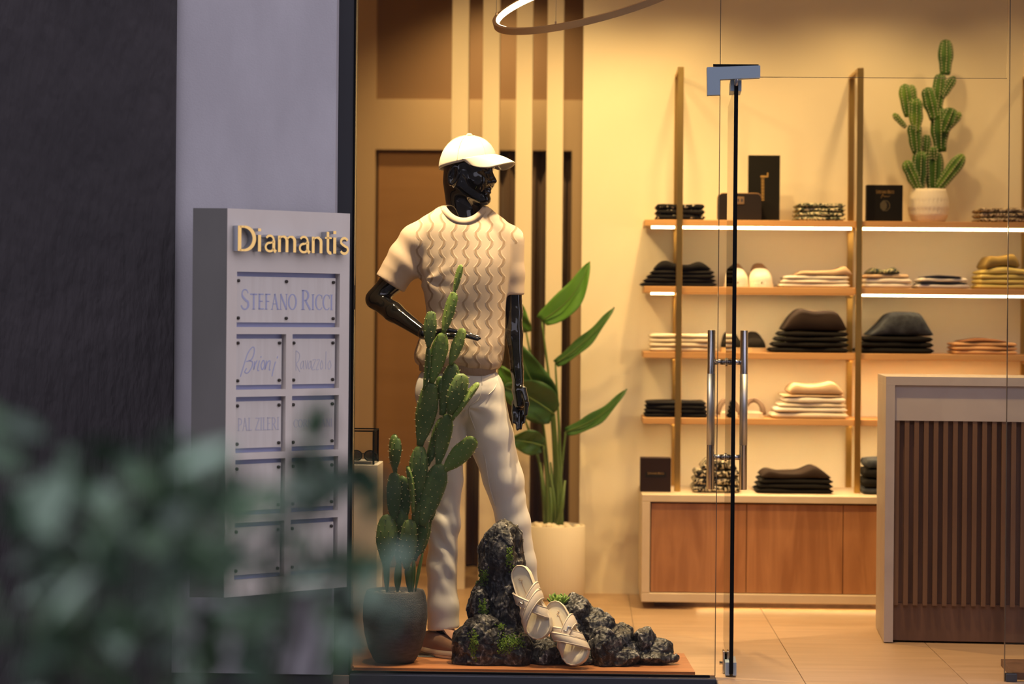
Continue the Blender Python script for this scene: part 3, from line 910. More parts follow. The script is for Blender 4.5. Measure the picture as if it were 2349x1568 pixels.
def shirt(P, hole=True):
    X, Y, Z = P
    zz = Z+np.clip((1.08-Z)/0.3, 0, 1)*(X-mp(1060, 800)[0])*tiltx*1.2
    zf = zz.astype(np.float32) if hasattr(zz, 'astype') else zz
    l = np.interp(zf, _zl, _l); r = np.interp(zf, _zr, _r); dd = np.interp(zf, _zd, _d)
    cx = (l+r)/2; rx = (r-l)/2
    cy = YM+0.012
    e = ((np.abs((X-cx)/rx))**2.4+(np.abs((Y-cy)/dd))**2.4)**(1/2.4)
    d = (e-1)*np.minimum(rx, dd)
    d = smax(d, zf-tz[-1]+0.004, 0.01)
    hem = tz[np.argmin(np.abs(tab[::-1, 0]-846))]
    d = smax(d, hem-zf, 0.012)
    # sleeves
    s1 = d_chain(P, [SL0, SL0*0.45+SL1*0.55, SL1+(SL1-SL0)*0.2], [0.068, 0.062, 0.0585], 0.02)
    ax = (SL1-SL0)/np.linalg.norm(SL1-SL0)
    cut = (X-SL1[0])*ax[0]+(Y-SL1[1])*ax[1]+(Z-SL1[2])*ax[2]
    s1 = smax(s1, cut, 0.004)
    s1 = np.maximum(s1, -np.maximum(d_cone(P, SL1-ax*0.03, SL1+ax*0.08, 0.046, 0.048), -cut-0.03))
    d = smin(d, s1, 0.024)
    s2 = d_chain(P, [SRA, SRA*0.4+SRB*0.6, SRB+(SRB-SRA)*0.2], [0.060, 0.048, 0.043], 0.02)
    a2 = (SRB-SRA)/np.linalg.norm(SRB-SRA)
    cut2 = (X-SRB[0])*a2[0]+(Y-SRB[1])*a2[1]+(Z-SRB[2])*a2[2]-0.10*(X-SRB[0])
    s2 = smax(s2, cut2, 0.004)
    s2 = np.maximum(s2, -np.maximum(d_cone(P, SRB-a2*0.03, SRB+a2*0.08, 0.0325, 0.0345), -cut2-0.03))
    d = smin(d, s2, 0.012)
    # neck hole
    if not hole: return d
    return smax(d, -d_ell(P, NKC, NKR), 0.005)
lo = np.min([mp(850, 880, -0.17), mp(850, 880, 0.17)], 0); hi = np.max([mp(1215, 455, 0.17), mp(1215, 455, -0.17)], 0)
V, Fq = surface(shirt, lo, hi, 0.0048)
V = relax(V, Fq, 2, 0.5)
Nn = vnormals(V, Fq)
# drape: soft folds that run from the armpits and gather over the hem
def fold(V, s, seed): return fbm(V*np.array(s), 1.0, 2, seed)
zrel = (V[:, 2]-mp(1060, 846)[2])
low = np.clip(1-zrel/0.22, 0, 1)
w = 0.0042*fold(V, (16, 16, 7), 3)*(0.5+low)+0.003*fold(V, (30, 30, 22), 9)*low
apx = mp(975, 640, -0.08); da = np.linalg.norm((V-apx)*np.array([1, 0.6, 1]), axis=1)
ang = np.arctan2(V[:, 2]-apx[2], V[:, 0]-apx[0])
w += 0.0035*np.sin(ang*5+fbm(V, 14, 2, 31)*1.8)*np.exp(-(da/0.09)**2)*np.clip(da/0.04, 0, 1)
slv = np.clip((mp(972, 600)[0]-V[:, 0])/0.03, 0, 1)
dirv = (V-SL0)@((SL1-SL0)/np.linalg.norm(SL1-SL0))
w += slv*0.0045*np.sin(dirv*95+V[:, 2]*40)*np.clip(dirv/0.05, 0, 1)*np.clip((0.13-dirv)/0.05, 0.05, 1)
V = V+Nn*w[:, None]
sh = mobj('knit_top', V, Fq, M['cable'], man, True)
# plain sleeves: faces beyond the shoulder seams take the fine knit
sh.data.materials.append(M['sleeve'])
fc = V[Fq].mean(1)
seamL = mp(968, 560)[0]+(mp(1000, 640)[2]-fc[:, 2])*0.02
isl = (fc[:, 0] < mp(958, 600)[0]+np.clip((fc[:, 2]-mp(960, 640)[2])*-0.03, -0.01, 0.02)) & (fc[:, 2] > mp(0+960, 690)[2]-0.02) & (fc[:, 2] < mp(960, 500)[2])
isr = (fc[:, 0] > mp(1170, 600)[0]) & (fc[:, 2] < mp(1175, 560)[2]) & (fc[:, 2] > mp(1175, 690)[2])
sh.data.polygons.foreach_set('material_index', (isl | isr).astype(np.int32))
# collar band around the neck hole
def rim(scale, n=48):
    out = []
    for k in range(n):
        th = 2*math.pi*k/n
        ph = np.linspace(-1.45, 0.9, 240)
        P = [NKC[0]+NKR[0]*scale*np.cos(ph)*math.cos(th), NKC[1]+NKR[1]*scale*np.cos(ph)*math.sin(th), NKC[2]+NKR[2]*scale*np.sin(ph)]
        d = shirt(tuple(P), False)
        i = int(np.argmax(d > 0)) or 239
        out.append([P[0][i], P[1][i], P[2][i]])
    return relax_loop(np.array(out))
def relax_loop(p, it=3):
    for _ in range(it): p = p*0.5+0.25*(np.roll(p, 1, 0)+np.roll(p, -1, 0))
    return p
r0, r1 = rim(0.95), rim(1.24)
n = len(r0); Vc = []; Fc = []
for i in range(n):
    o = r1[i]-r0[i]; o = o/np.linalg.norm(o); t = r0[(i+1) % n]-r0[i-1]; nn = np.cross(t, o); nn /= np.linalg.norm(nn)
    if nn[2] < 0: nn = -nn
    for q_ in (r0[i]-nn*0.006, r0[i]+nn*0.001, r0[i]*0.5+r1[i]*0.5+nn*0.0022, r1[i]+nn*0.0018, r1[i]-nn*0.003): Vc.append(q_)
q = 5
for i in range(n):
    for k in range(q):
        a, b = i, (i+1) % n; kk = (k+1) % q
        Fc.append((a*q+k, a*q+kk, b*q+kk, b*q+k))
mobj('collar', Vc, Fc, M['sleeve'], man, True)
# rib hem band under the blouson
rb = MB(); Vr = []; Fr = []; n = 56
for (zo, g) in ((0.030, 1.0), (0.0, 0.985), (-0.022, 0.97), (-0.024, 0.94)):
    for k in range(n):
        a = 2*math.pi*k/n
        x = mp(1049, 845)[0]+0.1405*g*abs(math.cos(a))**0.85*math.copysign(1, math.cos(a))
        y = YM+0.012+0.103*g*abs(math.sin(a))**0.85*math.copysign(1, math.sin(a))
        Vr.append((x, y, mp(1049, 842)[2]+zo-0.07*(x-mp(1049, 845)[0])))
for i in range(3):
    for k in range(n):
        Fr.append((i*n+k, (i+1)*n+k, (i+1)*n+(k+1) % n, i*n+(k+1) % n))
mobj('rib_hem', Vr, Fr, M['rib'], man, True)
# ---- trousers
lg1 = [(1012, 905, 56), (1017, 1000, 49), (1018, 1100, 43), (1017, 1200, 37), (1014, 1300, 33), (1016, 1390, 35), (1018, 1450, 38)]
lg2 = [(1100, 905, 58), (1124, 1000, 52), (1155, 1100, 45), (1178, 1200, 37), (1196, 1290, 32), (1208, 1380, 32), (1214, 1450, 34)]
def leg(P, t, dy0, dy1):
    pts = [mp(x, y, dy0+(dy1-dy0)*i/(len(t)-1)) for i, (x, y, r) in enumerate(t)]
    return d_chain(P, pts, [r/S_M for _, _, r in t], 0.02)
hem1, hem2 = mp(1018, 1442)[2], mp(1214, 1436)[2]
wz = mp(1050, 850)[2]
def trous(P):
    X, Y, Z = P
    l1 = leg(P, lg1, 0.01, 0.005); l2 = leg(P, lg2, 0.01, 0.065)
    l1 = smax(l1, hem1-Z+0.10*(X-mp(1018, 1442)[0]), 0.004); l2 = smax(l2, hem2-Z, 0.004)
    d = smin(l1, l2, 0.014)
    pe = d_ell(P, (mp(1050, 885)[0], YM+0.012, mp(1050, 888)[2]), (0.146, 0.108, 0.125))
    d = smin(d, pe, 0.03)
    d = smin(d, d_ell(P, (mp(1060, 900)[0], YM+0.075, mp(1050, 920)[2]), (0.12, 0.06, 0.09)), 0.05)
    return smax(d, Z-wz, 0.006)
V, Fq = surface(trous, np.min([mp(940, 1470, -0.14), mp(940, 1470, 0.19)], 0), np.max([mp(1265, 830, 0.19), mp(1265, 830, -0.14)], 0), 0.0052)
V = relax(V, Fq, 2, 0.5); Nn = vnormals(V, Fq)
zc = mp(1075, 935)[2]
cr = np.exp(-((V[:, 2]-zc)/0.09)**2)
cx0 = mp(1075, 935)
angc = np.arctan2(V[:, 2]-cx0[2], V[:, 0]-cx0[0]); rc_ = np.hypot(V[:, 0]-cx0[0], V[:, 2]-cx0[2])
w = 0.0030*np.sin(angc*6+rc_*25+fbm(V, 10, 2, 41))*np.exp(-(rc_/0.13)**2)*np.clip(rc_/0.02, 0, 1)
knee = np.exp(-((V[:, 2]-mp(1000, 1245)[2])/0.16)**2)*(V[:, 0] < mp(1085, 1200)[0])
w += 0.0034*knee*np.sin((V[:, 2]*1.0+V[:, 0]*1.5)*62+fbm(V, 9, 2, 5)*2.2)*(0.35+0.65*np.clip(fbm(V, 7, 2, 8)+0.5, 0, 1))
knee2 = np.exp(-((V[:, 2]-mp(1000, 1160)[2])/0.10)**2)*(V[:, 0] > mp(1085, 1200)[0])
w += 0.0010*knee2*np.sin((V[:, 2]-V[:, 0]*0.8)*70+fbm(V, 9, 2, 6)*2)
w += 0.0015*fbm(V, 11, 2, 2)
V = V+Nn*w[:, None]
tro = mobj('trousers', V, Fq, M['trouser'], man, True)
def on_surface(obj_fn, x, y, dy=-0.2):
    r = ray(x, y); o = np.array([0, 0, H]); t = (YM+dy)/r[1]
    for _ in range(60):
        p = o+r*t
        d = float(obj_fn((np.float64(p[0])*np.ones(1), np.float64(p[1])*np.ones(1), np.float64(p[2])*np.ones(1)))[0])
        if d < 0.0006: break
        t += max(d*0.8, 0.0005)
    return o+r*t
for pts in ([(1106, 862), (1105, 890), (1098, 915), (1080, 930), (1076, 945), (1090, 985), (1112, 1050), (1122, 1110), (1136, 1160)],
            [(1142, 868), (1135, 890), (1120, 905)]):
    q = [on_surface(trous, x, y)-np.array([0, 0.001, 0]) for x, y in pts]
    MB().tube(spline(q, 5), 0.0013, 6).build('trouser_seam', M['trouser'], tro, True)

# ---- cap
cap = MB()
CO = hp(0.010, 0, 0.000)
def cl(a, b, z): return CO+HF*a+HB*b+np.array([0.02*z, 0, z])
V = []; Fs = []; nu, nv = 48, 16
rimz = lambda w: 0.010+0.022*math.cos(w)               # rim height: higher at the front
for j in range(nv+1):
    t = j/nv
    for k in range(nu):
        w = 2*math.pi*k/nu
        z0 = rimz(w)
        phi0 = math.asin(max(-0.5, z0/0.115)); phi = phi0+(math.pi/2-phi0)*t
        cr_ = math.cos(phi)**0.86; r = 1+0.006*abs(math.cos(3*w+math.pi/2))**6
        bul = 1.0
        V.append(cl(0.106*cr_*math.cos(w)*r, 0.091*cr_*math.sin(w)*r, 0.110*math.sin(phi)-0.002))
for j in range(nv):
    for k in range(nu):
        Fs.append((j*nu+k, j*nu+(k+1) % nu, (j+1)*nu+(k+1) % nu, (j+1)*nu+k))
V = np.array(V)
nrm = (V-CO); nrm /= np.linalg.norm(nrm, axis=1)[:, None]
V = V+nrm*(0.0035*fbm(V, 14, 2, 21)*np.clip(1-(V[:, 2]-CO[2])/0.1, 0, 1))[:, None]
capo = mobj('cap', V, Fs, M['cap_cloth'], man, True)
sd = capo.modifiers.new('thick', 'SOLIDIFY'); sd.thickness = 0.003; sd.offset = 1
cs = MB()
for k in range(6):                                      # panel seams
    w = math.radians(30+60*k); pts = []
    for t in np.linspace(0.02, 0.99, 16):
        phi0 = math.asin(rimz(w)/0.115); phi = phi0+(math.pi/2-phi0)*t; c_ = math.cos(phi)**0.86
        pts.append(cl(0.1076*c_*math.cos(w), 0.0926*c_*math.sin(w), 0.1116*math.sin(phi)-0.002))
    cs.tube(pts, 0.0007, 6)
cs.build('panel_seams', M['cap_cloth'], capo, True)
MB().ball(cl(0, 0, 0.112), (0.011, 0.011, 0.005), 14, 8).build('button', M['cap_cloth'], capo, True)
# visor
V = []; Fs = []; nu, nv = 40, 12
for j in range(nv+1):
    t = j/nv
    for k in range(nu+1):
        w = math.radians(-80+160*k/nu)
        a0, b0, z0 = 0.108*math.cos(w), 0.093*math.sin(w), rimz(w)+0.006
        sh_ = math.sqrt(max(0.0, 1-(w/math.radians(80))**2))
        L = 0.070*sh_**1.1
        a = a0+L*t; b = b0*(1-0.06*t)
        z = z0-sh_*(0.016*t+0.012*t*t)-0.034*(abs(b)/0.09)**2*t*min(1.0, sh_*1.3)
        V.append(cl(a, b, z))
for j in range(nv):
    for k in range(nu):
        a = j*(nu+1)+k; Fs.append((a, a+nu+1, a+nu+2, a+1))
vis = mobj('visor', V, Fs, M['cap_cloth'], capo, True)
sd = vis.modifiers.new('thick', 'SOLIDIFY'); sd.thickness = 0.004; sd.offset = 0

# ---- shoes and the mannequin's support spigot
def shoe(cx, cy0, yaw, name):
    S = thing_part = None
    c, s_ = math.cos(yaw), math.sin(yaw)
    org = np.array([cx, cy0, zbd])
    def W(a, b, z): return org+np.array([c*a-s_*b, s_*a+c*b, z])     # a: forward
    def outline(k):
        pts = []
        for t in np.linspace(0, 2*math.pi, 36)[:-1]:
            a = 0.140*math.cos(t); wd = 0.044+0.006*math.cos(t)-0.006*math.cos(2*t)
            pts.append((a, wd*math.sin(t)))
        return [(p[0]*k, p[1]*k) for p in pts]
    V = []; Fs = []; n = 35
    def top(a): 
        u = (a+0.14)/0.28
        return 0.020+0.066*np.interp(u, [0, 0.12, 0.35, 0.5, 0.7, 0.88, 1], [0.92, 1.0, 0.93, 0.86, 0.55, 0.36, 0.22])
    rings = [(0.99, 0.0), (1.0, 0.25), (0.97, 0.6), (0.86, 0.88), (0.66, 1.0), (0.35, 1.0)]
    for kf, hf in rings:
        for (a, b) in outline(kf):
            V.append(W(a, b, 0.024+(top(a)-0.024)*hf))
    for i in range(len(rings)-1):
        for k in range(n): Fs.append((i*n+k, i*n+(k+1) % n, (i+1)*n+(k+1) % n, (i+1)*n+k))
    Fs.append(tuple((len(rings)-1)*n+k for k in range(n)))
    up_ = mobj('shoe', V, Fs, M['suede'], man, True)
    V = []; Fs = []
    lev = [(0.98, 0.0), (1.03, 0.004), (1.045, 0.014), (1.03, 0.026), (1.0, 0.028)]
    for kf, z in lev:
        for (a, b) in outline(kf):
            V.append(W(a, b, z+0.006*max(0, (a-0.06)/0.08)**2))
    for i in range(len(lev)-1):
        for k in range(n): Fs.append((i*n+k, i*n+(k+1) % n, (i+1)*n+(k+1) % n, (i+1)*n+k))
    Fs.append(tuple(range(n))[::-1])
    mobj('shoe_sole', V, Fs, M['sole'], up_, True)
    V = [W(a, b, 0.012+0.006*max(0, (a-0.06)/0.08)**2) for a, b in outline(1.05)]
    MB().tube(V, 0.0015, 6, True).build('sole_welt', M['suede'], up_, True)
    V = []; Fs = []
    for i, (a, z) in enumerate(((0.075, 0.060), (0.045, 0.076), (0.012, 0.094), (-0.002, 0.108), (0.004, 0.110), (0.020, 0.094), (0.050, 0.070))):
        for k, b in enumerate((-0.026, -0.014, 0, 0.014, 0.026)):
            V.append(W(a, b*(1.0 if z > 0.08 else 0.8), z-0.010*(abs(b)/0.026)**2))
    for i in range(6):
        for k in range(4): Fs.append((i*5+k, i*5+k+1, (i+1)*5+k+1, (i+1)*5+k))
    mobj('tongue', V, Fs, M['suede_light'], up_, True)
    return up_
shoe(mp(1020, 1500)[0]+0.012, YM-0.03, math.radians(-40), 'shoe')
shoe(mp(1218, 1500)[0]+0.02, YM+0.085, math.radians(-12), 'shoe')
xq = mp(986, 1480)[0]
MB().tube([(xq, YM+0.03, 0.014), (xq, YM+0.03, 0.19)], 0.0065, 12).build('support_rod', M['black_metal'], man, True)
MB().tube([(xq, YM+0.03, 0.05), (xq, YM+0.03, 0.085)], 0.011, 12).build('rod_clamp', M['black_metal'], man, True)
MB().box(xq-0.04, xq+0.2, YM-0.06, YM+0.2, zbd+0.0003, zbd+0.005, 0.002).build('base_plate', M['black_metal'], man)
# ================================================================== FRONT WINDOW DISPLAY
rng = random.Random(7)
# ---- prickly pear in a dark pot
YK = 8.44
M['pot_dark'] = mat('charcoal_ribbed_pot', (0.055, 0.050, 0.052), 0.8, col2=(0.085, 0.078, 0.08), nscale=30, stretch=(1, 1, 4), bump=0.9, bscale=240, bdist=0.004)
M['pebble_dark'] = mat('grey_pebble', (0.22, 0.20, 0.18), 0.7)
M['pad'] = mat('cactus_green', (0.085, 0.15, 0.045), 0.42, col2=(0.14, 0.20, 0.06), nscale=14, spec=0.4, bump=0.2, bscale=40)
M['pad_young'] = mat('cactus_young_green', (0.14, 0.23, 0.05), 0.42, col2=(0.20, 0.28, 0.07), nscale=14, spec=0.4, bump=0.2, bscale=40)
M['areole'] = mat('cactus_spine', (0.55, 0.48, 0.27), 0.7)
pr = px(907, 1350, YK)
pt = thing('prickly_pear', 'tall prickly pear cactus in a charcoal pot in front of the mannequin', 'cactus', (pr[0], YK, zbd))
k_ = sc(YK)
ytop, ybot = px(907, 1352, YK)[2], zbd+0.0005
hh = ytop-ybot
prof = [(0.0, 0.0), (0.066, 0.0), (0.076, 0.012), (0.094, 0.05*1), (0.107, 0.10), (0.1135, 0.155), (0.1125, 0.20), (0.107, hh-0.02), (0.101, hh-0.004), (0.098, hh), (0.092, hh-0.003), (0.090, hh-0.025), (0.0, hh-0.026)]
MB().lathe(prof, (pr[0], YK, ybot), 64, lambda w, z: 0.006*math.sin(w*48)).build('pot', M['pot_dark'], pt, True)
for i in range(26):
    a = rng.uniform(0, 6.28); r = 0.085*math.sqrt(rng.random())
    MB().ball((pr[0]+r*math.cos(a), YK+r*math.sin(a), ytop-0.020+rng.uniform(0, 0.006)), (rng.uniform(.009, .014), rng.uniform(.008, .012), rng.uniform(.006, .010)), 8, 6).build('pebble', M['pebble_dark'], pt, True)
def pad(p0, p1, w, yaw, thick=0.26, young=False, spines=True):
    """flat egg-shaped joint from p0 (base) to p1 (tip)"""
    ax = p1-p0; L = np.linalg.norm(ax); ax = ax/L
    vw = np.array([0, -1.0, 0]); sd = np.cross(ax, vw); sd /= np.linalg.norm(sd); fr = np.cross(sd, ax)
    if fr[1] > 0: fr = -fr
    s_, f_ = sd*math.cos(yaw)+fr*math.sin(yaw), fr*math.cos(yaw)-sd*math.sin(yaw)
    nu, nv = 20, 15; V = []; Fs = []
    bend = rng.uniform(-0.05, 0.05)*L; ph = rng.uniform(0, 6)
    def prof_(t):
        wd = (max(t, 1e-4)**0.62)*(max(1-t, 0)**0.42)*1.62
        wd = max(wd, 0.26*(1-t)**2 if t < 0.3 else 0)
        return min(wd, 1.0)
    def pt_(t, a):
        wd = w/2*prof_(t)*(1+0.035*math.sin(9*t+ph)+0.02*math.sin(17*t*math.cos(a)+ph))
        c = p0+ax*(L*t)+f_*bend*math.sin(math.pi*t)
        return c+s_*wd*math.cos(a)+f_*(wd*thick+0.004)*math.sin(a)
    for i in range(nv+1):
        t = 0.0+1.0*(i/nv)
        t = 1-(1-t)**1.25
        for k in range(nu): V.append(pt_(t, 2*math.pi*k/nu))
    for i in range(nv):
        for k in range(nu): Fs.append((i*nu+k, i*nu+(k+1) % nu, (i+1)*nu+(k+1) % nu, (i+1)*nu+k))
    Fs.append(tuple(range(nu))[::-1]); Fs.append(tuple(nv*nu+k for k in range(nu)))
    o = mobj('pad', V, Fs, M['pad_young'] if young else M['pad'], pt, True)
    if spines:
        sp = MB(); row = 0; t = 0.10
        step = 0.021/L
        while t < 0.97:
            wd = w/2*prof_(t)
            m = max(1, int(round(math.pi*wd/0.026)))
            for j in range(2*m):
                a = math.pi*(j+0.5*(row % 2))/m+0.2
                c = pt_(t, a); cen = pt_(t, a+math.pi)*0.5+c*0.5
                o_ = c-cen; o_ /= np.linalg.norm(o_)+1e-9
                nrm = s_*math.cos(a)*thick+f_*math.sin(a)+ax*(t-0.5)*0.5; nrm /= np.linalg.norm(nrm)
                sp.tube([c-nrm*0.001, c+nrm*0.0016, c+nrm*0.0055+ax*0.001], [0.0021, 0.0016, 0.0003], 5)
            t += step; row += 1
        sp.build('areoles', M['areole'], o, True)['kind'] = 'stuff'
    return o
PADS = [  # base px, tip px, width px, depth offset base/tip, yaw, young
    (1042, 672, 1058, 606, 20, -.05, -.05, 0.5, 1), (1017, 764, 1043, 668, 34, -.05, -.05, 0.5, 1), (983, 796, 990, 712, 35, -.06, -.06, 0.1, 0),
    (990, 878, 1017, 762, 45, -.05, -.05, 0.1, 1), (973, 892, 983, 795, 26, -.045, -.055, 1.0, 0), (1033, 836, 1063, 752, 34, -.05, -.05, 0.4, 1),
    (1014, 952, 1042, 832, 48, -.03, -.035, 0.2, 0), (1008, 918, 1011, 862, 28, -.02, -.02, 0.5, 0), (1032, 950, 1063, 856, 50, -.055, -.06, -0.1, 0),
    (1037, 963, 1098, 877, 30, -.05, -.06, 0.9, 1), (963, 1022, 990, 874, 56, -.03, -.045, 0.15, 0), (980, 1068, 1016, 956, 36, -.01, -.02, 0.5, 0),
    (1005, 1066, 1028, 948, 42, -.035, -.045, -0.2, 0), (1018, 1080, 1091, 1004, 50, -.035, -.06, 0.0, 1), (906, 1080, 912, 1003, 32, -.03, -.035, 0.4, 0),
    (907, 1085, 905, 995, 38, 0.0, 0.0, 0.9, 0), (955, 1158, 964, 1020, 50, -.02, -.03, 0.1, 0), (968, 1205, 1012, 1062, 60, -.04, -.035, 0.0, 0),
    (948, 1175, 935, 1068, 26, -.05, -.055, 1.15, 1), (903, 1195, 905, 1082, 42, -.01, -.03, 0.3, 0), (886, 1300, 889, 1178, 56, -.03, -.02, 0.0, 0),
    (932, 1304, 941, 1190, 47, -.045, -.05, 0.0, 0), (950, 1285, 974, 1168, 44, -.02, -.03, 0.6, 0), (915, 1300, 925, 1170, 40, 0.01, 0.0, 0.5, 0),
    (960, 1230, 966, 1150, 44, -.01, -.03, 0.3, 0), (925, 1200, 922, 1090, 46, 0.0, -.01, 0.5, 0), (985, 1200, 990, 1120, 40, 0.0, -.01, 0.7, 0), (908, 1250, 925, 1160, 44, 0.01, 0.0, 0.2, 0), (965, 1270, 978, 1160, 40, 0.0, 0.0, 0.1, 0)]
for (x0, y0, x1, y1, w, a, b, yw, yg) in PADS:
    pad(px(x0, y0, YK+a), px(x1, y1, YK+b), w*1.08/k_, yw, 0.30, bool(yg))
for (x0, y0, x1, y1, w) in ((888, 1356, 887, 1285, 18), (940, 1356, 936, 1295, 25), (912, 1356, 915, 1290, 22), (946, 1356, 949, 1283, 13), (953, 1356, 970, 1268, 10)):
    pad(px(x0, y0, YK-0.02), px(x1, y1, YK-0.03), w/k_, 0.3, 0.7, w < 15, False)

# ---- artificial rock
YR = 8.50
def rp(x, y, dy=0.0): return px(x, y, YR+dy)
kr = sc(YR)
def rmat():
    m = mat('painted_rock', (0.016, 0.016, 0.018), 0.42, spec=0.4)
    nt, b = nodes(m); N = nt.nodes.new; Lk = nt.links.new
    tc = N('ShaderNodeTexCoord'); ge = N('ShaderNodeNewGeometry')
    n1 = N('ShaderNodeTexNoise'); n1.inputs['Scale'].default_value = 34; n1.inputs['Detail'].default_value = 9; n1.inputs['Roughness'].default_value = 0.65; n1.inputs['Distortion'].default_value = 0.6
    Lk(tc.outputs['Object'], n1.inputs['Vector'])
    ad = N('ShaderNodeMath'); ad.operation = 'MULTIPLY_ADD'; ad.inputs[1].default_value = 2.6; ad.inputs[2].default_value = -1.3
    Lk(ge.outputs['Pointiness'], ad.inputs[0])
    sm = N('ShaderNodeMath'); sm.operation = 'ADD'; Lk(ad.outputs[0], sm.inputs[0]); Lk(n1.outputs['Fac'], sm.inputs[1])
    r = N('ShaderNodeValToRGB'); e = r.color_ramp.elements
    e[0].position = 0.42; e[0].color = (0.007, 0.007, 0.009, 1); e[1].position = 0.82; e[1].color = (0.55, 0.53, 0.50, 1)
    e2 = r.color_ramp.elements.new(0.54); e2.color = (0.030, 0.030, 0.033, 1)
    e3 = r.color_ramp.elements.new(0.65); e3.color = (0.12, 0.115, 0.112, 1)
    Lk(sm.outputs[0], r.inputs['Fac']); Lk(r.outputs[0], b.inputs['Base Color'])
    n3 = N('ShaderNodeTexNoise'); n3.inputs['Scale'].default_value = 110; n3.inputs['Detail'].default_value = 6; Lk(tc.outputs['Object'], n3.inputs['Vector'])
    bp = N('ShaderNodeBump'); bp.inputs['Strength'].default_value = 0.5; bp.inputs['Distance'].default_value = 0.005
    Lk(n3.outputs['Fac'], bp.inputs['Height']); Lk(bp.outputs[0], b.inputs['Normal'])
    return m
M['rock'] = rmat()
M['moss'] = mat('moss', (0.10, 0.19, 0.02), 0.95, col2=(0.17, 0.27, 0.03), nscale=60, bump=1, bscale=300, bdist=0.004)
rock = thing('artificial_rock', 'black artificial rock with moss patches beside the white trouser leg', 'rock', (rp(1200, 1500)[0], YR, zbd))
def poly(P, c, r, seed):
    """chiselled block: an ellipsoid cut by random planes"""
    rr = np.random.RandomState(seed)
    q = [(P[i]-c[i])/r[i] for i in range(3)]
    d = None
    for k in range(22):
        n = rr.randn(3); n /= np.linalg.norm(n); o = rr.uniform(0.80, 0.98)
        t = (q[0]*n[0]+q[1]*n[1]+q[2]*n[2])-o
        d = t if d is None else np.maximum(d, t)
    return np.maximum(d, np.sqrt(q[0]**2+q[1]**2+q[2]**2)-1.03)*min(r)
def e(P, x, y, rx, rz, dy, ry): return poly(P, rp(x, y, dy), (rx*1.06/kr, ry*1.06, rz*1.06/kr), int(x*3+y))
def rock_tall(P):
    d = e(P, 1150, 1285, 52, 88, 0.02, 0.078)
    d = smin(d, e(P, 1164, 1240, 36, 40, 0.02, 0.06), 0.004)
    d = smin(d, e(P, 1160, 1385, 62, 108, 0.02, 0.095), 0.004)
    d = smin(d, e(P, 1106, 1395, 32, 66, 0.01, 0.075), 0.003)
    d = smin(d, e(P, 1178, 1320, 26, 50, 0.0, 0.06), 0.003)
    d = smin(d, e(P, 1150, 1470, 86, 75, 0.02, 0.11), 0.005)
    d = smin(d, e(P, 1215, 1490, 55, 50, 0.03, 0.09), 0.005)
    return d
def rock_front(P):
    d = e(P, 1105, 1475, 66, 60, -0.06, 0.085)
    d = smin(d, e(P, 1075, 1505, 40, 48, -0.06, 0.07), 0.01)
    d = smin(d, e(P, 1182, 1495, 42, 50, -0.07, 0.07), 0.005)
    d = smin(d, e(P, 1120, 1510, 72, 38, -0.075, 0.06), 0.01)
    d = smin(d, e(P, 1253, 1505, 46, 44, -0.03, 0.07), 0.004)
    return d
def rock_ridge(P):
    d = e(P, 1322, 1405, 42, 40, 0.03, 0.07)
    d = smin(d, e(P, 1362, 1440, 46, 44, 0.02, 0.07), 0.004)
    d = smin(d, e(P, 1408, 1470, 48, 42, 0.02, 0.07), 0.004)
    d = smin(d, e(P, 1452, 1495, 46, 34, 0.01, 0.06), 0.004)
    d = smin(d, e(P, 1310, 1480, 50, 70, 0.02, 0.09), 0.004)
    d = smin(d, e(P, 1478, 1470, 27, 34, 0.0, 0.05), 0.003)
    d = smin(d, e(P, 1512, 1492, 38, 27, 0.0, 0.05), 0.003)
    d = smin(d, e(P, 1500, 1508, 50, 16, -0.03, 0.05), 0.003)
    d = smin(d, e(P, 1390, 1488, 35, 48, -0.07, 0.06), 0.003)
    d = smin(d, e(P, 1425, 1508, 42, 24, -0.07, 0.05), 0.003)
    d = smin(d, e(P, 1320, 1510, 60, 40, 0.0, 0.09), 0.005)
    return d
def make_rock(fn, lo, hi, seed, amp=1.0):
    def f(P): return smax(fn(P), zbd+0.0006-P[2], 0.004)
    V, Fq = surface(f, lo, hi, 0.0036)
    V = relax(V, Fq, 1, 0.5)
    for fr, am in ((15, 0.008), (32, 0.0065), (70, 0.0030)):
        Nn = relax(vnormals(V, Fq), Fq, 3, 0.6); Nn /= np.linalg.norm(Nn, axis=1)[:, None]
        q = V*np.array([1.0, 1.0, 0.62])+fbm(V, fr*0.6, 2, seed)[:, None]*0.25/fr
        w = am*amp*facets(q, fr, seed+int(fr))
        w *= np.clip((V[:, 2]-zbd)/0.02, 0, 1)
        V = V+Nn*w[:, None]
        if fr < 60: V = relax(V, Fq, 1, 0.15)
    V[:, 2] = np.maximum(V[:, 2], zbd+0.0006)
    return V, Fq
RK = []
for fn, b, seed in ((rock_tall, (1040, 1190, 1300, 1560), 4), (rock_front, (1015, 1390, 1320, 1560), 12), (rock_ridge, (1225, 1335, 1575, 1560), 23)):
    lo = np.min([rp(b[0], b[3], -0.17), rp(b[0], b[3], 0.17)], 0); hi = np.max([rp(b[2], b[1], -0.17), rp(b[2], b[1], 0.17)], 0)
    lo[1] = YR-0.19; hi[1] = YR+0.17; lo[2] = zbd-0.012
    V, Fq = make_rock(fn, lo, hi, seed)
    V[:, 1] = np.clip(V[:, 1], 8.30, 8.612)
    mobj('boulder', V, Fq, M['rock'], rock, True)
    RK.append((V, vnormals(V, Fq)))
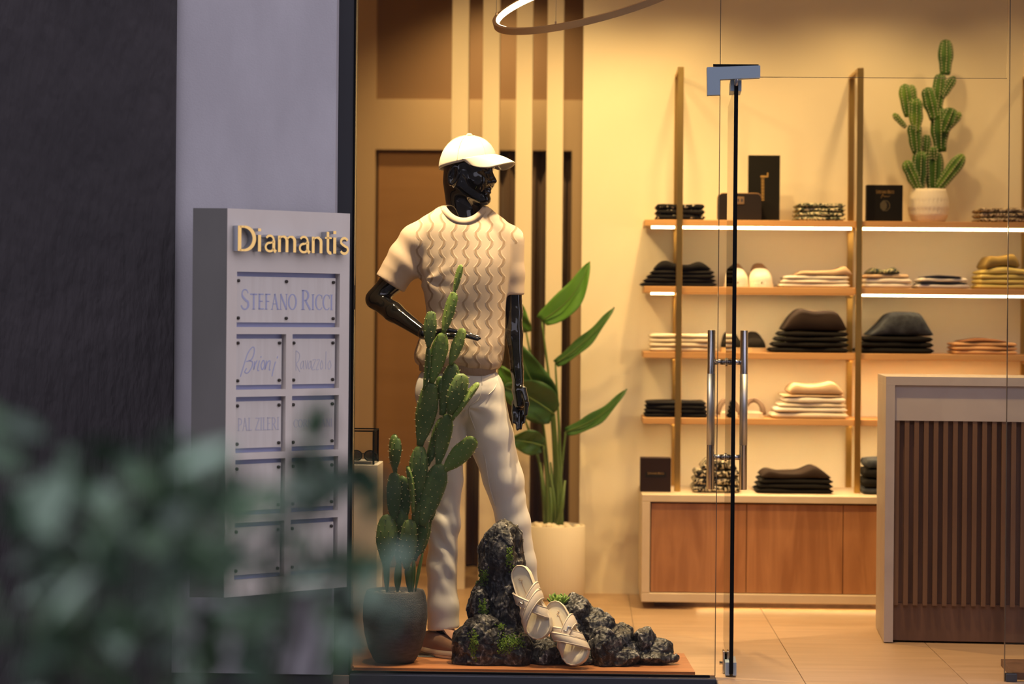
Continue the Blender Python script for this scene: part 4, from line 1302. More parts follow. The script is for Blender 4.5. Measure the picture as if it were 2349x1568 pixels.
# moss: small tufts that sit on the boulders' surface
def moss(cx, cy, sx, sy, n, which):
    V, Nn = RK[which]
    mb = MB(); c = []
    for _ in range(n*4):
        x, y = rng.gauss(cx, sx), rng.gauss(cy, sy)
        r = ray(x, y); o = np.array([0, 0, H])
        t = (V-o)@r/np.dot(r, r); dist = np.linalg.norm(V-o-np.outer(t, r), axis=1)+np.maximum(0, V[:, 1]-V[:, 1].min())*0.03
        dist[(Nn@r) > -0.0] += 1
        i = int(np.argmin(dist))
        mb.ball(V[i]+Nn[i]*0.001, (rng.uniform(.0016, .0042), rng.uniform(.0016, .004), rng.uniform(.0016, .004)), 5, 3)
    mb.build('moss', M['moss'], rock, True)['kind'] = 'stuff'
for a in ((1107, 1322, 6, 8, 40, 0), (1168, 1275, 4, 12, 30, 0), (1108, 1395, 4, 9, 30, 0), (1087, 1475, 5, 16, 50, 1), (1172, 1470, 14, 8, 60, 1), (1158, 1482, 8, 8, 30, 1), (1150, 1435, 5, 4, 14, 1)):
    moss(*a)

# ---- sandals
M['sandal'] = mat('ivory_leather', (0.78, 0.68, 0.54), 0.35, spec=0.5)
M['strap'] = mat('champagne_padded_leather', (0.70, 0.61, 0.51), 0.33, spec=0.5)
M['footbed'] = mat('cream_footbed', (0.87, 0.79, 0.60), 0.5)
M['script'] = mat('gold_script', (0.45, 0.22, 0.08), 0.4, 0.5)
M['silver'] = mat('silver_logo', (0.6, 0.6, 0.6), 0.2, 1.0)
def sandal(heel, toe, roll, mirror, label):
    ax = toe-heel; Ls = float(np.linalg.norm(ax)); ax = ax/Ls
    nrm = np.array([0, -1.0, 0.0]); nrm -= ax*np.dot(nrm, ax); nrm /= np.linalg.norm(nrm)
    sdv = np.cross(ax, nrm)
    nrm = nrm*math.cos(roll)+sdv*math.sin(roll); sdv = np.cross(ax, nrm)
    if sdv[0] > 0: sdv = -sdv                                      # +b points to the picture's left
    t = thing('sandal', label, 'sandal', tuple(toe), 'cream cross-strap sandals')
    def W(a, b, z): return heel+ax*(a*Ls)+sdv*(b*mirror)+nrm*z
    # outline: half widths along the length
    ua = np.array([0, .02, .06, .14, .28, .42, .55, .68, .80, .90, .96, .99, 1.0])
    wl = np.array([0, .014, .024, .031, .033, .033, .036, .040, .042, .037, .026, .014, 0])*1.14
    wr = np.array([0, .014, .024, .031, .032, .031, .035, .042, .045, .039, .028, .015, 0])*1.14
    A = np.linspace(0, 1, 40)
    A = 0.5-0.5*np.cos(A*math.pi)
    out = [(a, float(np.interp(a, ua, wl))) for a in A]+[(a, -float(np.interp(a, ua, wr))) for a in A[::-1][1:-1]]
    n = len(out)
    def lev(levels, m, name, parent, capb=True, capt=True):
        V = []; Fs = []
        for (k, z) in levels:
            for (a, b) in out:
                aa = 0.5+(a-0.5)*(1+(k-1)*0.35) if k != 1 else a
                rock_ = 0.010*max(0, (a-0.80)/0.2)**2
                V.append(W(aa, b*k, z+rock_))
        for i in range(len(levels)-1):
            for j in range(n): Fs.append((i*n+j, i*n+(j+1) % n, (i+1)*n+(j+1) % n, (i+1)*n+j))
        if capb: Fs.append(tuple(range(n))[::-1])
        if capt: Fs.append(tuple((len(levels)-1)*n+j for j in range(n)))
        return mobj(name, V, Fs, m, parent, True)
    so_ = lev([(0.96, 0), (1.0, 0.003), (1.02, 0.010), (1.0, 0.013), (0.99, 0.0135), (1.015, 0.017), (1.02, 0.024), (0.99, 0.029), (0.955, 0.0295), (0.93, 0.026), (0.90, 0.0235)], M['sandal'], 'sole', t, True, False)
    lev([(0.93, 0.0225), (0.9, 0.0238), (0.6, 0.0232), (0.3, 0.0228)], M['footbed'], 'footbed', t, True, True)
    # crossed padded straps
    def strap(a0, a1, wid, height, padd, name, lift):
        V = []; Fs = []; m = 28; q = 12
        for i in range(m+1):
            u = i/m; th = math.pi*u
            b = 0.047*math.cos(th)
            a = a0+(a1-a0)*(0.5-0.5*math.cos(th))
            z = 0.012+(height+lift)*math.sin(th)**0.75
            tb, tz_ = -math.sin(th), 0.75*math.cos(th)
            nb, nz = math.cos(th)*0.7, math.sin(th)
            for j in range(q):
                ph = 2*math.pi*j/q
                da = wid/2/Ls*math.copysign(abs(math.cos(ph))**0.7, math.cos(ph)); dn = padd*math.sin(ph)
                V.append(W(a+da, b+nb*dn, z+nz*dn))
        for i in range(m):
            for j in range(q): Fs.append((i*q+j, (i+1)*q+j, (i+1)*q+(j+1) % q, i*q+(j+1) % q))
        o = mobj(name, V, Fs, M['strap'], t, True)
        for e_ in (-1, 1):                                        # piping along both edges
            pts = []
            for i in range(m+1):
                u = i/m; th = math.pi*u
                pts.append(W(a0+(a1-a0)*(0.5-0.5*math.cos(th))+e_*(wid/2-0.004)/Ls, 0.0475*math.cos(th)+0.7*math.cos(th)*padd*0.7, 0.012+(height+lift)*math.sin(th)**0.75+math.sin(th)*padd*0.7))
            MB().tube(pts, 0.0016, 6).build('piping', M['strap'], o, True)
        return o
    s1 = strap(0.38, 0.72, 0.046, 0.046, 0.0050, 'strap', 0.0)
    strap(0.80, 0.46, 0.040, 0.046, 0.0065, 'strap', 0.010)
    strap(0.66, 0.34, 0.030, 0.040, 0.004, 'strap', 0.0)
    # S-shaped metal ornament on the strap and script on the footbed
    sp_ = []
    for v in np.linspace(0, 1, 20):
        sp_.append((0.013*math.sin(v*2*math.pi)*0.55, (v-0.5)*0.026))
    MB().tube([W(0.50+p[0]/Ls*1.0+p[1]*0.3/Ls, 0.018+p[1], 0.0655-abs(0.018+p[1])*0.25) for p in sp_], 0.0022, 6).build('ornament', M['silver'], s1, True)
    scr = []
    for v in np.linspace(0, 1, 60):
        scr.append(W(0.17+0.25*v, 0.006+(0.006 if v < 0.2 else 0.0011)*math.sin(v*(32 if v < 0.2 else 60))-0.004*v, 0.0245))
    MB().tube(scr, 0.0006, 5).build('script', M['script'], t, True)
    return t
h1 = px(1192, 1297, 8.445); t1 = px(1250, 1464, 8.375)
sandal(h1, t1, 0.28, 1, 'cream cross-strap sandal leaning highest against the tall black rock')
h2 = px(1268, 1382, 8.44); t2 = px(1337, 1524, 8.352)
sandal(h2, t2, 0.12, -1, 'lower cream cross-strap sandal with its toe on the wooden board')

# ---- succulent tucked behind the sandals
M['succ'] = mat('succulent_green', (0.13, 0.24, 0.04), 0.5, col2=(0.22, 0.32, 0.06), nscale=20, spec=0.4)
sc0 = px(1283, 1384, 8.52)
su = thing('succulent', 'small green rosette succulent on the rock behind the cream sandals', 'succulent', tuple(sc0))
for i in range(26):
    ring_ = i//9; a = i*2.4; el = (0.25, 0.65, 1.1)[min(ring_, 2)]+rng.uniform(-.1, .1)
    Ll = (0.042, 0.036, 0.026)[min(ring_, 2)]*rng.uniform(0.9, 1.15)
    d_ = np.array([math.cos(a)*math.cos(el), math.sin(a)*math.cos(el)*0.9-0.25, math.sin(el)+0.12]); d_ /= np.linalg.norm(d_)
    sd_ = np.cross(d_, (0, 0, 1.0)); sd_ /= np.linalg.norm(sd_)+1e-9; up_ = np.cross(sd_, d_)
    V = []; Fs = []
    for t_, w_, h_ in ((0, .25, .0), (.3, .75, -.004), (.6, 1, -.005), (.85, .62, 0.0), (1, .02, .006)):
        for k in (-1, -.5, 0, .5, 1):
            V.append(sc0+d_*(Ll*t_)+sd_*(k*w_*0.0095)+up_*(h_+0.004*k*k))
    for r_ in range(4):
        for k in range(4): Fs.append((r_*5+k, r_*5+k+1, r_*5+6+k, r_*5+5+k))
    lf = mobj('leaf', V, Fs, M['succ'], su, True)
    sdm = lf.modifiers.new('thick', 'SOLIDIFY'); sdm.thickness = 0.003
MB().tube([sc0-np.array([0, 0, 0.025]), sc0+np.array([0, 0, 0.012])], [0.010, 0.012], 8).build('stem', M['succ'], su, True)

# ================================================================== PLANT IN RIBBED POT
YP = 10.50
M['pot_cream'] = mat('cream_ribbed_pot', (0.78, 0.70, 0.56), 0.6)
M['pebble_cream'] = mat('cream_pebble', (0.78, 0.68, 0.52), 0.7)
M['leaf_dark'] = mat('glossy_leaf', (0.035, 0.10, 0.022), 0.38, col2=(0.055, 0.14, 0.03), nscale=6, spec=0.5)
M['leaf_bright'] = mat('fresh_leaf', (0.08, 0.22, 0.03), 0.4, col2=(0.11, 0.27, 0.04), nscale=6, spec=0.5)
M['stalk'] = mat('leaf_stalk', (0.10, 0.17, 0.04), 0.5)
pc_ = px(1272, 1362, YP)
bop = thing('potted_plant', 'bird of paradise plant in a cream ribbed pot by the yellow wall', 'potted plant', (pc_[0], YP, 0))
ph_ = px(1272, 1203, YP)[2]
R_ = (1342-1204)/2/sc(YP)
MB().lathe([(0, 0.0), (R_*0.90, 0.0), (R_*0.96, 0.008), (R_*0.99, 0.03), (R_, 0.06), (R_, ph_-0.003), (R_-0.003, ph_), (R_-0.010, ph_-0.002), (R_-0.012, ph_-0.03), (0, ph_-0.03)],
           (pc_[0], YP, 0.0006), 180, lambda w, z: 0.010*math.sin(w*60)**2*(1 if 0.02 < z < ph_-0.012 else 0)).build('pot', M['pot_cream'], bop, True)
for i in range(44):
    a = rng.uniform(0, 6.28); r = (R_-0.03)*math.sqrt(rng.random())
    MB().ball((pc_[0]+r*math.cos(a), YP+r*math.sin(a), ph_-0.012+rng.uniform(0, 0.012)), (rng.uniform(.014, .022), rng.uniform(.012, .018), rng.uniform(.009, .015)), 10, 7,
              Matrix.Rotation(rng.uniform(0, 3), 3, 'Z')).build('pebble', M['pebble_cream'], bop, True)
def big_leaf(bx, by, tx, ty, w, dy0, dy1, curl, face, m, side=0.0):
    p0, p1 = px(bx, by, YP+dy0), px(tx, ty, YP+dy1)
    ax = p1-p0; L = np.linalg.norm(ax); a_ = ax/L
    vw = np.array([0, -1.0, 0]); sd = np.cross(a_, vw); sd /= np.linalg.norm(sd)
    fr = np.cross(sd, a_)
    if fr[1] > 0: fr = -fr
    s_ = sd*math.cos(face)+fr*math.sin(face); f_ = fr*math.cos(face)-sd*math.sin(face)
    W_ = w/sc(YP); V = []; Fs = []; nu, nv = 10, 18
    for i in range(nv+1):
        t = i/nv
        wd = W_/2*(math.sin(math.pi*min(1, (t*0.93+0.07))**0.75)**0.75)*(1 if t < 0.999 else 0.02)
        c = p0+a_*L*t+sd*side*L*math.sin(math.pi*t)+fr*curl*L*math.sin(math.pi*t)
        for k in range(nu+1):
            b = -1+2*k/nu
            V.append(c+s_*wd*b-f_*(wd*0.30*(1-abs(b)))+f_*0.004*math.sin(14*t+4*b))
    for i in range(nv):
        for k in range(nu): Fs.append((i*(nu+1)+k, i*(nu+1)+k+1, (i+1)*(nu+1)+k+1, (i+1)*(nu+1)+k))
    o = mobj('leaf', V, Fs, m, bop, True)
    sdm = o.modifiers.new('thick', 'SOLIDIFY'); sdm.thickness = 0.0015
    MB().tube([p0+a_*L*t+sd*side*L*math.sin(math.pi*t)+fr*(curl*L*math.sin(math.pi*t)+0.002) for t in np.linspace(0, 0.95, 12)], np.linspace(0.004, 0.001, 12), 6).build('midrib', M['stalk'], o, True)
    base = np.array([pc_[0]+rng.uniform(-.035, .03), YP+rng.uniform(-.02, .03), ph_-0.02])
    mid = base*0.5+p0*0.5+np.array([(p0[0]-base[0])*-0.12, 0, 0.03])
    MB().tube(spline([base, mid, p0], 8), np.linspace(0.0095, 0.004, 17), 8).build('stalk', M['stalk'], bop, True)
big_leaf(1243, 736, 1353, 599, 62, -.02, -.06, 0.06, 0.35, M['leaf_bright'], 0.10)
big_leaf(1207, 762, 1183, 668, 48, .05, .03, 0.05, 0.4, M['leaf_bright'], -0.1)
big_leaf(1274, 834, 1409, 704, 44, 0.0, -.05, 0.05, 0.85, M['leaf_dark'], 0.05)
big_leaf(1262, 920, 1192, 788, 80, -.04, -.07, 0.05, 0.1, M['leaf_dark'], -0.1)
big_leaf(1272, 950, 1150, 885, 92, -.06, -.12, 0.04, 0.1, M['leaf_dark'], 0.05)
big_leaf(1246, 1022, 1168, 1008, 58, -.08, -.14, 0.03, 0.1, M['leaf_dark'], 0.03)
big_leaf(1298, 990, 1438, 891, 44, -.02, -.08, 0.06, 0.85, M['leaf_dark'], 0.08)
big_leaf(1190, 925, 1148, 838, 55, .06, .05, 0.04, 0.2, M['leaf_bright'], 0)
for q in range(5):
    b0 = np.array([pc_[0]+rng.uniform(-.045, .035), YP-0.02+rng.uniform(-.03, .03), ph_-0.02])
    t_ = b0+np.array([rng.uniform(-.03, .05), 0, rng.uniform(.16, .34)])
    MB().tube([b0, b0*0.5+t_*0.5+np.array([0.004, 0, 0]), t_], [0.012, 0.010, 0.004], 8).build('stalk', M['stalk'], bop, True)

# ================================================================== SMALL SHOWCASE AT THE LEFT
YS = 8.90
M['white_plinth'] = mat('white_plinth', (0.72, 0.68, 0.60), 0.6)
M['lens'] = mat('dark_lens', (0.03, 0.018, 0.010), 0.1, spec=0.6)
xp1 = hx(866, YS, 1100); zp1 = hz(1066, YS, 860)
pl = MB().box(xp1-0.24, xp1, YS, YS+0.24, 0.0006, zp1, 0.002).build('plinth', M['white_plinth'])
tag(pl, 'white display plinth at the left edge of the window', 'plinth')
gx1 = hx(857, YS+0.01, 1030); gz1 = hz(990, YS+0.01, 857)
gc = thing('glass_case', 'small glass display case with black edges on the white plinth', 'display case', (gx1-0.1, YS+0.1, zp1))
gx0 = gx1-0.20
gy0, gy1 = YS+0.012, YS+0.20
for nm, b in (('glass_pane', (gx0, gx1, gy0, gy0+0.003)), ('glass_pane', (gx0, gx1, gy1-0.003, gy1)), ('glass_pane', (gx1-0.003, gx1, gy0+0.0035, gy1-0.0035)), ('glass_pane', (gx0, gx0+0.003, gy0+0.0035, gy1-0.0035))):
    MB().box(*b, zp1+0.001, gz1).build(nm, M['glass'], gc)
for (x, y) in ((gx0, gy0), (gx1, gy0), (gx0, gy1), (gx1, gy1)):
    MB().box(x-0.004, x+0.003, y-0.003, y+0.003, zp1+0.0005, gz1).build('case_edge', M['gasket'], gc)
fr_ = MB()
fr_.box(gx0-0.004, gx1+0.003, gy0-0.003, gy0+0.004, gz1, gz1+0.005).box(gx0-0.004, gx1+0.003, gy1-0.004, gy1+0.003, gz1, gz1+0.005)
fr_.box(gx1-0.004, gx1+0.003, gy0+0.004, gy1-0.004, gz1, gz1+0.005).box(gx0-0.004, gx0+0.003, gy0+0.004, gy1-0.004, gz1, gz1+0.005)
fr_.build('case_rim', M['gasket'], gc)
sg = thing('sunglasses', 'dark sunglasses lying in the small glass case', 'sunglasses', (gx1-0.05, YS+0.09, zp1+0.006))
sgx = hx(833, YS+0.08, 1050)
MB().box(gx0+0.01, gx1-0.01, gy0+0.012, gy1-0.012, zp1+0.0006, zp1+0.010, 0.002).build('case_tray', M['white_plinth'], gc)
zg = zp1+0.0105
for s__ in (-1, 1):
    ln = MB().ball((sgx+s__*0.026, YS+0.075, zg+0.019), (0.021, 0.004, 0.0185), 18, 10).build('lens', M['lens'], sg, True)
    MB().tube([(sgx+s__*0.026+0.0225*math.cos(t), YS+0.075, zg+0.019+0.0195*math.sin(t)) for t in np.linspace(0, 6.283, 30)[:-1]], 0.0022, 6, True).build('rim', M['gasket'], sg, True)
    MB().tube([(sgx+s__*0.048, YS+0.075, zg+0.025), (sgx+s__*0.05, YS+0.10, zg+0.024), (sgx+s__*0.046, YS+0.165, zg+0.003)], 0.002, 6).build('temple', M['gasket'], sg, True)
MB().tube([(sgx-0.006, YS+0.075, zg+0.024), (sgx, YS+0.075, zg+0.027), (sgx+0.006, YS+0.075, zg+0.024)], 0.002, 6).build('bridge', M['gasket'], sg, True)
# ================================================================== DIRECTORY SIGN
# stroke lettering: glyph -> (advance, [(points, widths, closed)]); x to the right, y up, capitals 1 high
def arc(cx, cy, rx, ry, a0, a1, n=14):
    return [(cx+rx*math.cos(math.radians(a)), cy+ry*math.sin(math.radians(a))) for a in np.linspace(a0, a1, n)]
def ln(*p): return list(p)
TH, TN = 0.135, 0.06
def serif(x, y, w=0.13): return (ln((x-w, y), (x+w, y)), 0.045, False)
def wv(n, a, b): return [a+(b-a)*math.sin(math.pi*i/(n-1)) for i in range(n)]
G = {}
G['D'] = (0.80, [(ln((0.07, 0), (0.07, 1)), TH, 0), (ln((0.07, 0.965), (0.26, 0.965)), .07, 0), (ln((0.07, 0.035), (0.26, 0.035)), .07, 0), (arc(0.24, 0.5, 0.42, 0.465, 90, -90, 20), wv(20, .07, .14), 0)])
G['i_'] = (0.27, [(ln((0.07, 0), (0.07, 0.66)), .12, 0), (ln((0.07, 0.80), (0.07, 0.92)), .12, 0)])
G['a_'] = (0.54, [(arc(0.22, 0.46, 0.16, 0.185, 150, 0, 12), .075, 0), (ln((0.38, 0.46), (0.38, 0.10), (0.47, 0.0)), .115, 0), (arc(0.22, 0.19, 0.17, 0.17, 80, 300, 16)+[(0.38, 0.14)], .075, 0), (ln((0.25, 0.36), (0.38, 0.40)), .06, 0)])
G['n_'] = (0.55, [(ln((0.07, 0), (0.07, 0.66)), .115, 0), (arc(0.23, 0.44, 0.17, 0.19, 160, 0, 12)+[(0.40, 0.0)], [.06]*6+[.09]*3+[.115]*4, 0)])
G['m_'] = (0.86, [(ln((0.07, 0), (0.07, 0.66)), .115, 0), (arc(0.22, 0.44, 0.16, 0.19, 160, 0, 12)+[(0.38, 0.0)], [.06]*6+[.09]*3+[.115]*4, 0), (arc(0.54, 0.44, 0.16, 0.19, 160, 0, 12)+[(0.70, 0.0)], [.06]*6+[.09]*3+[.115]*4, 0)])
G['t_'] = (0.36, [(ln((0.14, 0.88), (0.14, 0.16))+arc(0.25, 0.15, 0.11, 0.13, 180, 290, 8), .105, 0), (ln((0.02, 0.63), (0.30, 0.63)), .06, 0)])
G['s_'] = (0.42, [(arc(0.21, 0.49, 0.145, 0.155, 20, 200, 10)+[(0.15, 0.37), (0.28, 0.29)]+arc(0.21, 0.17, 0.155, 0.16, 40, -160, 12), .085, 0)])
G['S'] = (0.62, [(arc(0.28, 0.75, 0.20, 0.22, 10, 210, 12)+[(0.19, 0.55), (0.36, 0.42)]+arc(0.27, 0.24, 0.23, 0.24, 40, -170, 14), [.05]*3+[.07]*7+[.13]*8+[.08]*8, 0)])
G['T'] = (0.66, [(ln((0.30, 0), (0.30, 1)), TH, 0), (ln((0.0, 0.95), (0.60, 0.95)), .10, 0), serif(0.30, 0.02)])
G['E'] = (0.58, [(ln((0.12, 0), (0.12, 1)), TH, 0), (ln((0.03, 0.96), (0.48, 0.96)), .08, 0), (ln((0.12, 0.52), (0.40, 0.52)), .07, 0), (ln((0.03, 0.04), (0.50, 0.04)), .08, 0)])
G['F'] = (0.54, [(ln((0.12, 0), (0.12, 1)), TH, 0), (ln((0.03, 0.96), (0.48, 0.96)), .08, 0), (ln((0.12, 0.52), (0.38, 0.52)), .07, 0), serif(0.12, 0.02)])
G['A'] = (0.72, [(ln((0.08, 0), (0.32, 1)), TN, 0), (ln((0.30, 1), (0.58, 0)), TH, 0), (ln((0.16, 0.36), (0.48, 0.36)), .06, 0), serif(0.07, 0.02, .09), serif(0.58, 0.02, .11)])
G['N'] = (0.74, [(ln((0.10, 0), (0.10, 1)), TN, 0), (ln((0.08, 1), (0.60, 0)), TH, 0), (ln((0.60, 0), (0.60, 1)), TN, 0), serif(0.10, 0.02, .1), serif(0.60, 0.98, .1)])
G['O'] = (0.80, [(arc(0.37, 0.5, 0.32, 0.48, 0, 345, 24), [TN+(TH-TN)*abs(math.cos(2*math.pi*i/24)) for i in range(24)], True)])
G['C'] = (0.66, [(arc(0.38, 0.5, 0.32, 0.48, 45, 315, 22), [.06]*4+wv(14, .06, .13)+[.06]*4, 0), (ln((0.60, 0.72), (0.60, 0.96)), .05, 0)])
G['R'] = (0.70, [(ln((0.12, 0), (0.12, 1)), TH, 0), (ln((0.03, 0.96), (0.26, 0.96)), .07, 0), (arc(0.26, 0.72, 0.22, 0.24, 90, -90, 14), wv(14, .06, .13), 0), (ln((0.12, 0.48), (0.26, 0.48)), .06, 0), (ln((0.28, 0.48), (0.62, 0.0)), .12, 0), serif(0.12, 0.02)])
G['P'] = (0.58, [(ln((0.12, 0), (0.12, 1)), TH, 0), (ln((0.03, 0.96), (0.26, 0.96)), .07, 0), (arc(0.26, 0.71, 0.22, 0.25, 90, -90, 14), wv(14, .06, .13), 0), (ln((0.12, 0.46), (0.26, 0.46)), .06, 0), serif(0.12, 0.02)])
G['I'] = (0.32, [(ln((0.13, 0), (0.13, 1)), TH, 0), serif(0.13, 0.02, .12), serif(0.13, 0.98, .12)])
G['L'] = (0.52, [(ln((0.12, 0), (0.12, 1)), TH, 0), (ln((0.03, 0.04), (0.48, 0.04)), .08, 0), serif(0.12, 0.98, .11)])
G['Z'] = (0.62, [(ln((0.04, 0.96), (0.54, 0.96)), .08, 0), (ln((0.52, 0.96), (0.05, 0.04)), .11, 0), (ln((0.03, 0.04), (0.56, 0.04)), .08, 0)])
G[' '] = (0.34, [])
def lay(keys, sizes=None):
    """list of (x offset, size, strokes) and total width"""
    x = 0; out = []
    for i, k in enumerate(keys):
        s_ = sizes[i] if sizes else 1.0
        adv, st_ = G[k]
        out.append((x, s_, st_)); x += adv*s_
    return out, x
def write(mb, out, tot, fn, u0, u1, z0, hgt, d0, d1, only=None):
    k = (u1-u0)/tot
    for i, (x, s_, st_) in enumerate(out):
        if only is not None and i != only: continue
        for pts, wd, cl_ in st_:
            q = [(u0+(x+p[0]*s_)*k, z0+p[1]*s_*hgt) for p in pts]
            mean = (k+hgt)/2
            w_ = np.array(wd)*s_*min(k, hgt) if np.ndim(wd) else wd*s_*min(k, hgt)
            mb.ribbon(q, w_, fn, d0, d1, bool(cl_))

YA, YCc = 7.72, 8.06
SA, SB, SCc = px(443, 476, YA), px(522, 477, YA), px(803, 490, YCc)
SU = np.array([SCc[0]-SB[0], SCc[1]-SB[1], 0]); SW = np.linalg.norm(SU); SU /= SW
SN = np.array([SU[1], -SU[0], 0])                                  # towards the street
ztp = (SB[2]+SCc[2])/2; zbt = px(516, 1370, YA)[2]
sgn_ = thing('directory_sign', 'grey wall sign listing fashion names under raised gold letters', 'sign', (SB[0], SB[1]+0.1, zbt))
def SP(u, z, d=0.0): return np.array([SB[0], SB[1], 0])+SU*u+SN*d+np.array([0, 0, z])
def uz(x, y, d=0.0):
    p = on_plane(x, y, SP(0, 0, d), SN); return float((p-SP(0, 0, d))@SU), float(p[2])
def sbox(mb, u0, u1, z0, z1, d0, d1):
    return mb.extrude([(u0, z0), (u1, z0), (u1, z1), (u0, z1)], SP, d0, d1)
# side and rear body
bx = [(SA[0], SA[1]), (SB[0]-0.0005, SB[1])]
bq = SP(0, 0, -0.028); br = SP(SW, 0, -0.028)
poly = [(SA[0], SA[1]), (SB[0]-0.001, SB[1]), (bq[0], bq[1]), (br[0], br[1]), (br[0], YW-0.022), (SA[0], YW-0.022)]
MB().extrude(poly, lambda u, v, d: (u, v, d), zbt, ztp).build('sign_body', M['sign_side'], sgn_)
# face frame with real openings
cL, cR = (uz(541.5, 900)[0], uz(655.5, 900)[0]), (uz(670, 900)[0], uz(777.5, 900)[0])
rows = [(uz(660, 625)[1], uz(660, 750)[1])]
for t_, b_ in ((766, 892), (908, 1035), (1050, 1177), (1193, 1322)):
    rows.append((uz(655, t_)[1], uz(655, b_)[1]))
fr2 = MB()
sbox(fr2, 0, SW, rows[0][0], ztp, -0.026, 0)
sbox(fr2, 0, cL[0], zbt, rows[0][0], -0.026, 0)
sbox(fr2, cR[1], SW, zbt, rows[0][0], -0.026, 0)
for i in range(5):
    zlow = rows[i+1][0] if i < 4 else zbt
    sbox(fr2, cL[0], cR[1], zlow, rows[i][1], -0.026, 0)
    if i: sbox(fr2, cL[1], cR[0], rows[i][1], rows[i][0], -0.026, 0)
fr2.build('face_frame', M['sign_face'], sgn_)
sbox(MB(), 0.002, SW-0.002, zbt+0.01, ztp-0.01, -0.0275, -0.0262).build('film_backing', M['film'], sgn_)
cells = [(cL[0], cR[1], rows[0])]+[(c[0], c[1], r) for r in rows[1:] for c in (cL, cR)]
names = ['big', 'brio', 'rava', 'pal', 'corn', '', '', '', '']
plates = []
for i, (u0, u1, (z1_, z0_)) in enumerate(cells):
    m_ = 0.015
    pu1 = u1-0.010
    o = sbox(MB(), u0+0.001, pu1, z0_+m_, z1_-m_, -0.016, -0.011).build('name_plate', M['plate'], sgn_)
    plates.append((o, u0+0.001, pu1, z0_+m_, z1_-m_))
    for su_ in ((0.012, (pu1-u0)/2, pu1-u0-0.010) if i == 0 else (0.012, pu1-u0-0.010)):
        for zz_ in (z0_+m_+0.014, z1_-m_-0.014):
            c = SP(u0+su_, zz_, -0.011)
            MB().tube([c, c+SN*0.005, c+SN*0.0065], [0.0055, 0.0055, 0.0035], 10).build('screw', M['screw'], o, True)
def etch(i, txt, sizes, ua, ub, z0, hgt, m):
    o = plates[i][0]; mb = MB(); out, tot = lay(txt, sizes)
    write(mb, out, tot, SP, ua, ub, z0, hgt, -0.0112, -0.0104)
    mb.build('lettering', m, o)
u0, z0 = uz(552, 709, -.011); u1, _ = uz(765, 709, -.011); _, z1 = uz(600, 673, -.011)
etch(0, 'STEFANO RICCI', [1.28]+[1]*7+[1.28]+[1]*4, u0, u1, z0, (z1-z0), M['etch'])
u0, z0 = uz(545, 988, -.011); u1, _ = uz(641, 988, -.011); _, z1 = uz(600, 957, -.011)
etch(3, 'PAL ZILERI', None, u0, u1, z0, z1-z0, M['etch_faint'])
u0, z0 = uz(673, 980, -.011); u1, _ = uz(763, 980, -.011); _, z1 = uz(700, 961, -.011)
etch(4, 'CORNELIANI', None, u0, u1, z0, z1-z0, M['etch_faint'])
def script(i, strokes, wid, m):
    mb = MB()
    for st_ in strokes:
        q = [uz(x, y, -.011) for x, y in st_]
        q = spline(q, 5) if len(q) > 2 else np.array(q)
        mb.ribbon(q, wid, SP, -0.0112, -0.0104)
    mb.build('lettering', m, plates[i][0])
def zz6(x, y): return (530+x/5.6, 760+y/5.6)
script(1, [[zz6(*p) for p in st_] for st_ in (
    [(120, 580), (165, 430), (215, 280), (270, 205), (298, 215), (290, 300), (255, 365), (195, 385)],
    [(225, 372), (275, 390), (265, 460), (215, 530), (175, 520), (200, 470)],
    [(305, 380), (290, 490), (310, 420), (335, 370)], [(365, 370), (340, 490), (360, 500)], [(388, 318), (380, 335)],
    [(410, 370), (385, 430), (400, 490), (430, 440), (425, 380), (410, 370)],
    [(455, 372), (435, 490), (462, 405), (492, 375), (503, 395), (490, 490), (505, 488)],
    [(570, 385), (545, 480), (525, 575)], [(600, 318), (590, 345)])], 0.0034, M['etch'])
script(2, [[zz6(*p) for p in st_] for st_ in (
    [(835, 245), (832, 380), (835, 500)], [(835, 245), (880, 290), (870, 370), (840, 420), (885, 520)],
    [(920, 375), (895, 420), (900, 480), (925, 440), (930, 375), (935, 485)], [(955, 370), (970, 480), (985, 370)],
    [(1015, 375), (995, 420), (1000, 480), (1025, 440), (1025, 375), (1035, 485)],
    [(1050, 365), (1085, 365), (1040, 485), (1080, 485)], [(1100, 365), (1135, 365), (1095, 485), (1125, 485)],
    [(1165, 370), (1145, 420), (1155, 485), (1180, 440), (1165, 370)], [(1220, 255), (1215, 485)],
    [(1270, 370), (1245, 420), (1255, 485), (1285, 440), (1270, 370)])], 0.0024, M['etch_faint'])
# raised brass letters
dl_ = 0.030
u0, z0 = uz(545.5, 575, dl_); u1, _ = uz(801, 582, dl_); _, z1 = uz(560, 517.5, dl_)
out, tot = lay(['D', 'i_', 'a_', 'm_', 'a_', 'n_', 't_', 'i_', 's_'])
out = [(x, s_, [(pp, np.array(ww)*1.22, cc_) for pp, ww, cc_ in st_]) for x, s_, st_ in out]
for k in range(9):
    mb = MB(); write(mb, out, tot, SP, u0, u1, z0, z1-z0, 0.002, dl_-0.001, k)
    o = mb.build('raised_letter', M['letter_side'], sgn_)
    mb = MB(); write(mb, out, tot, SP, u0, u1, z0, z1-z0, dl_-0.0009, dl_, k)
    mb.build('letter_face', M['gold_letter'], o)

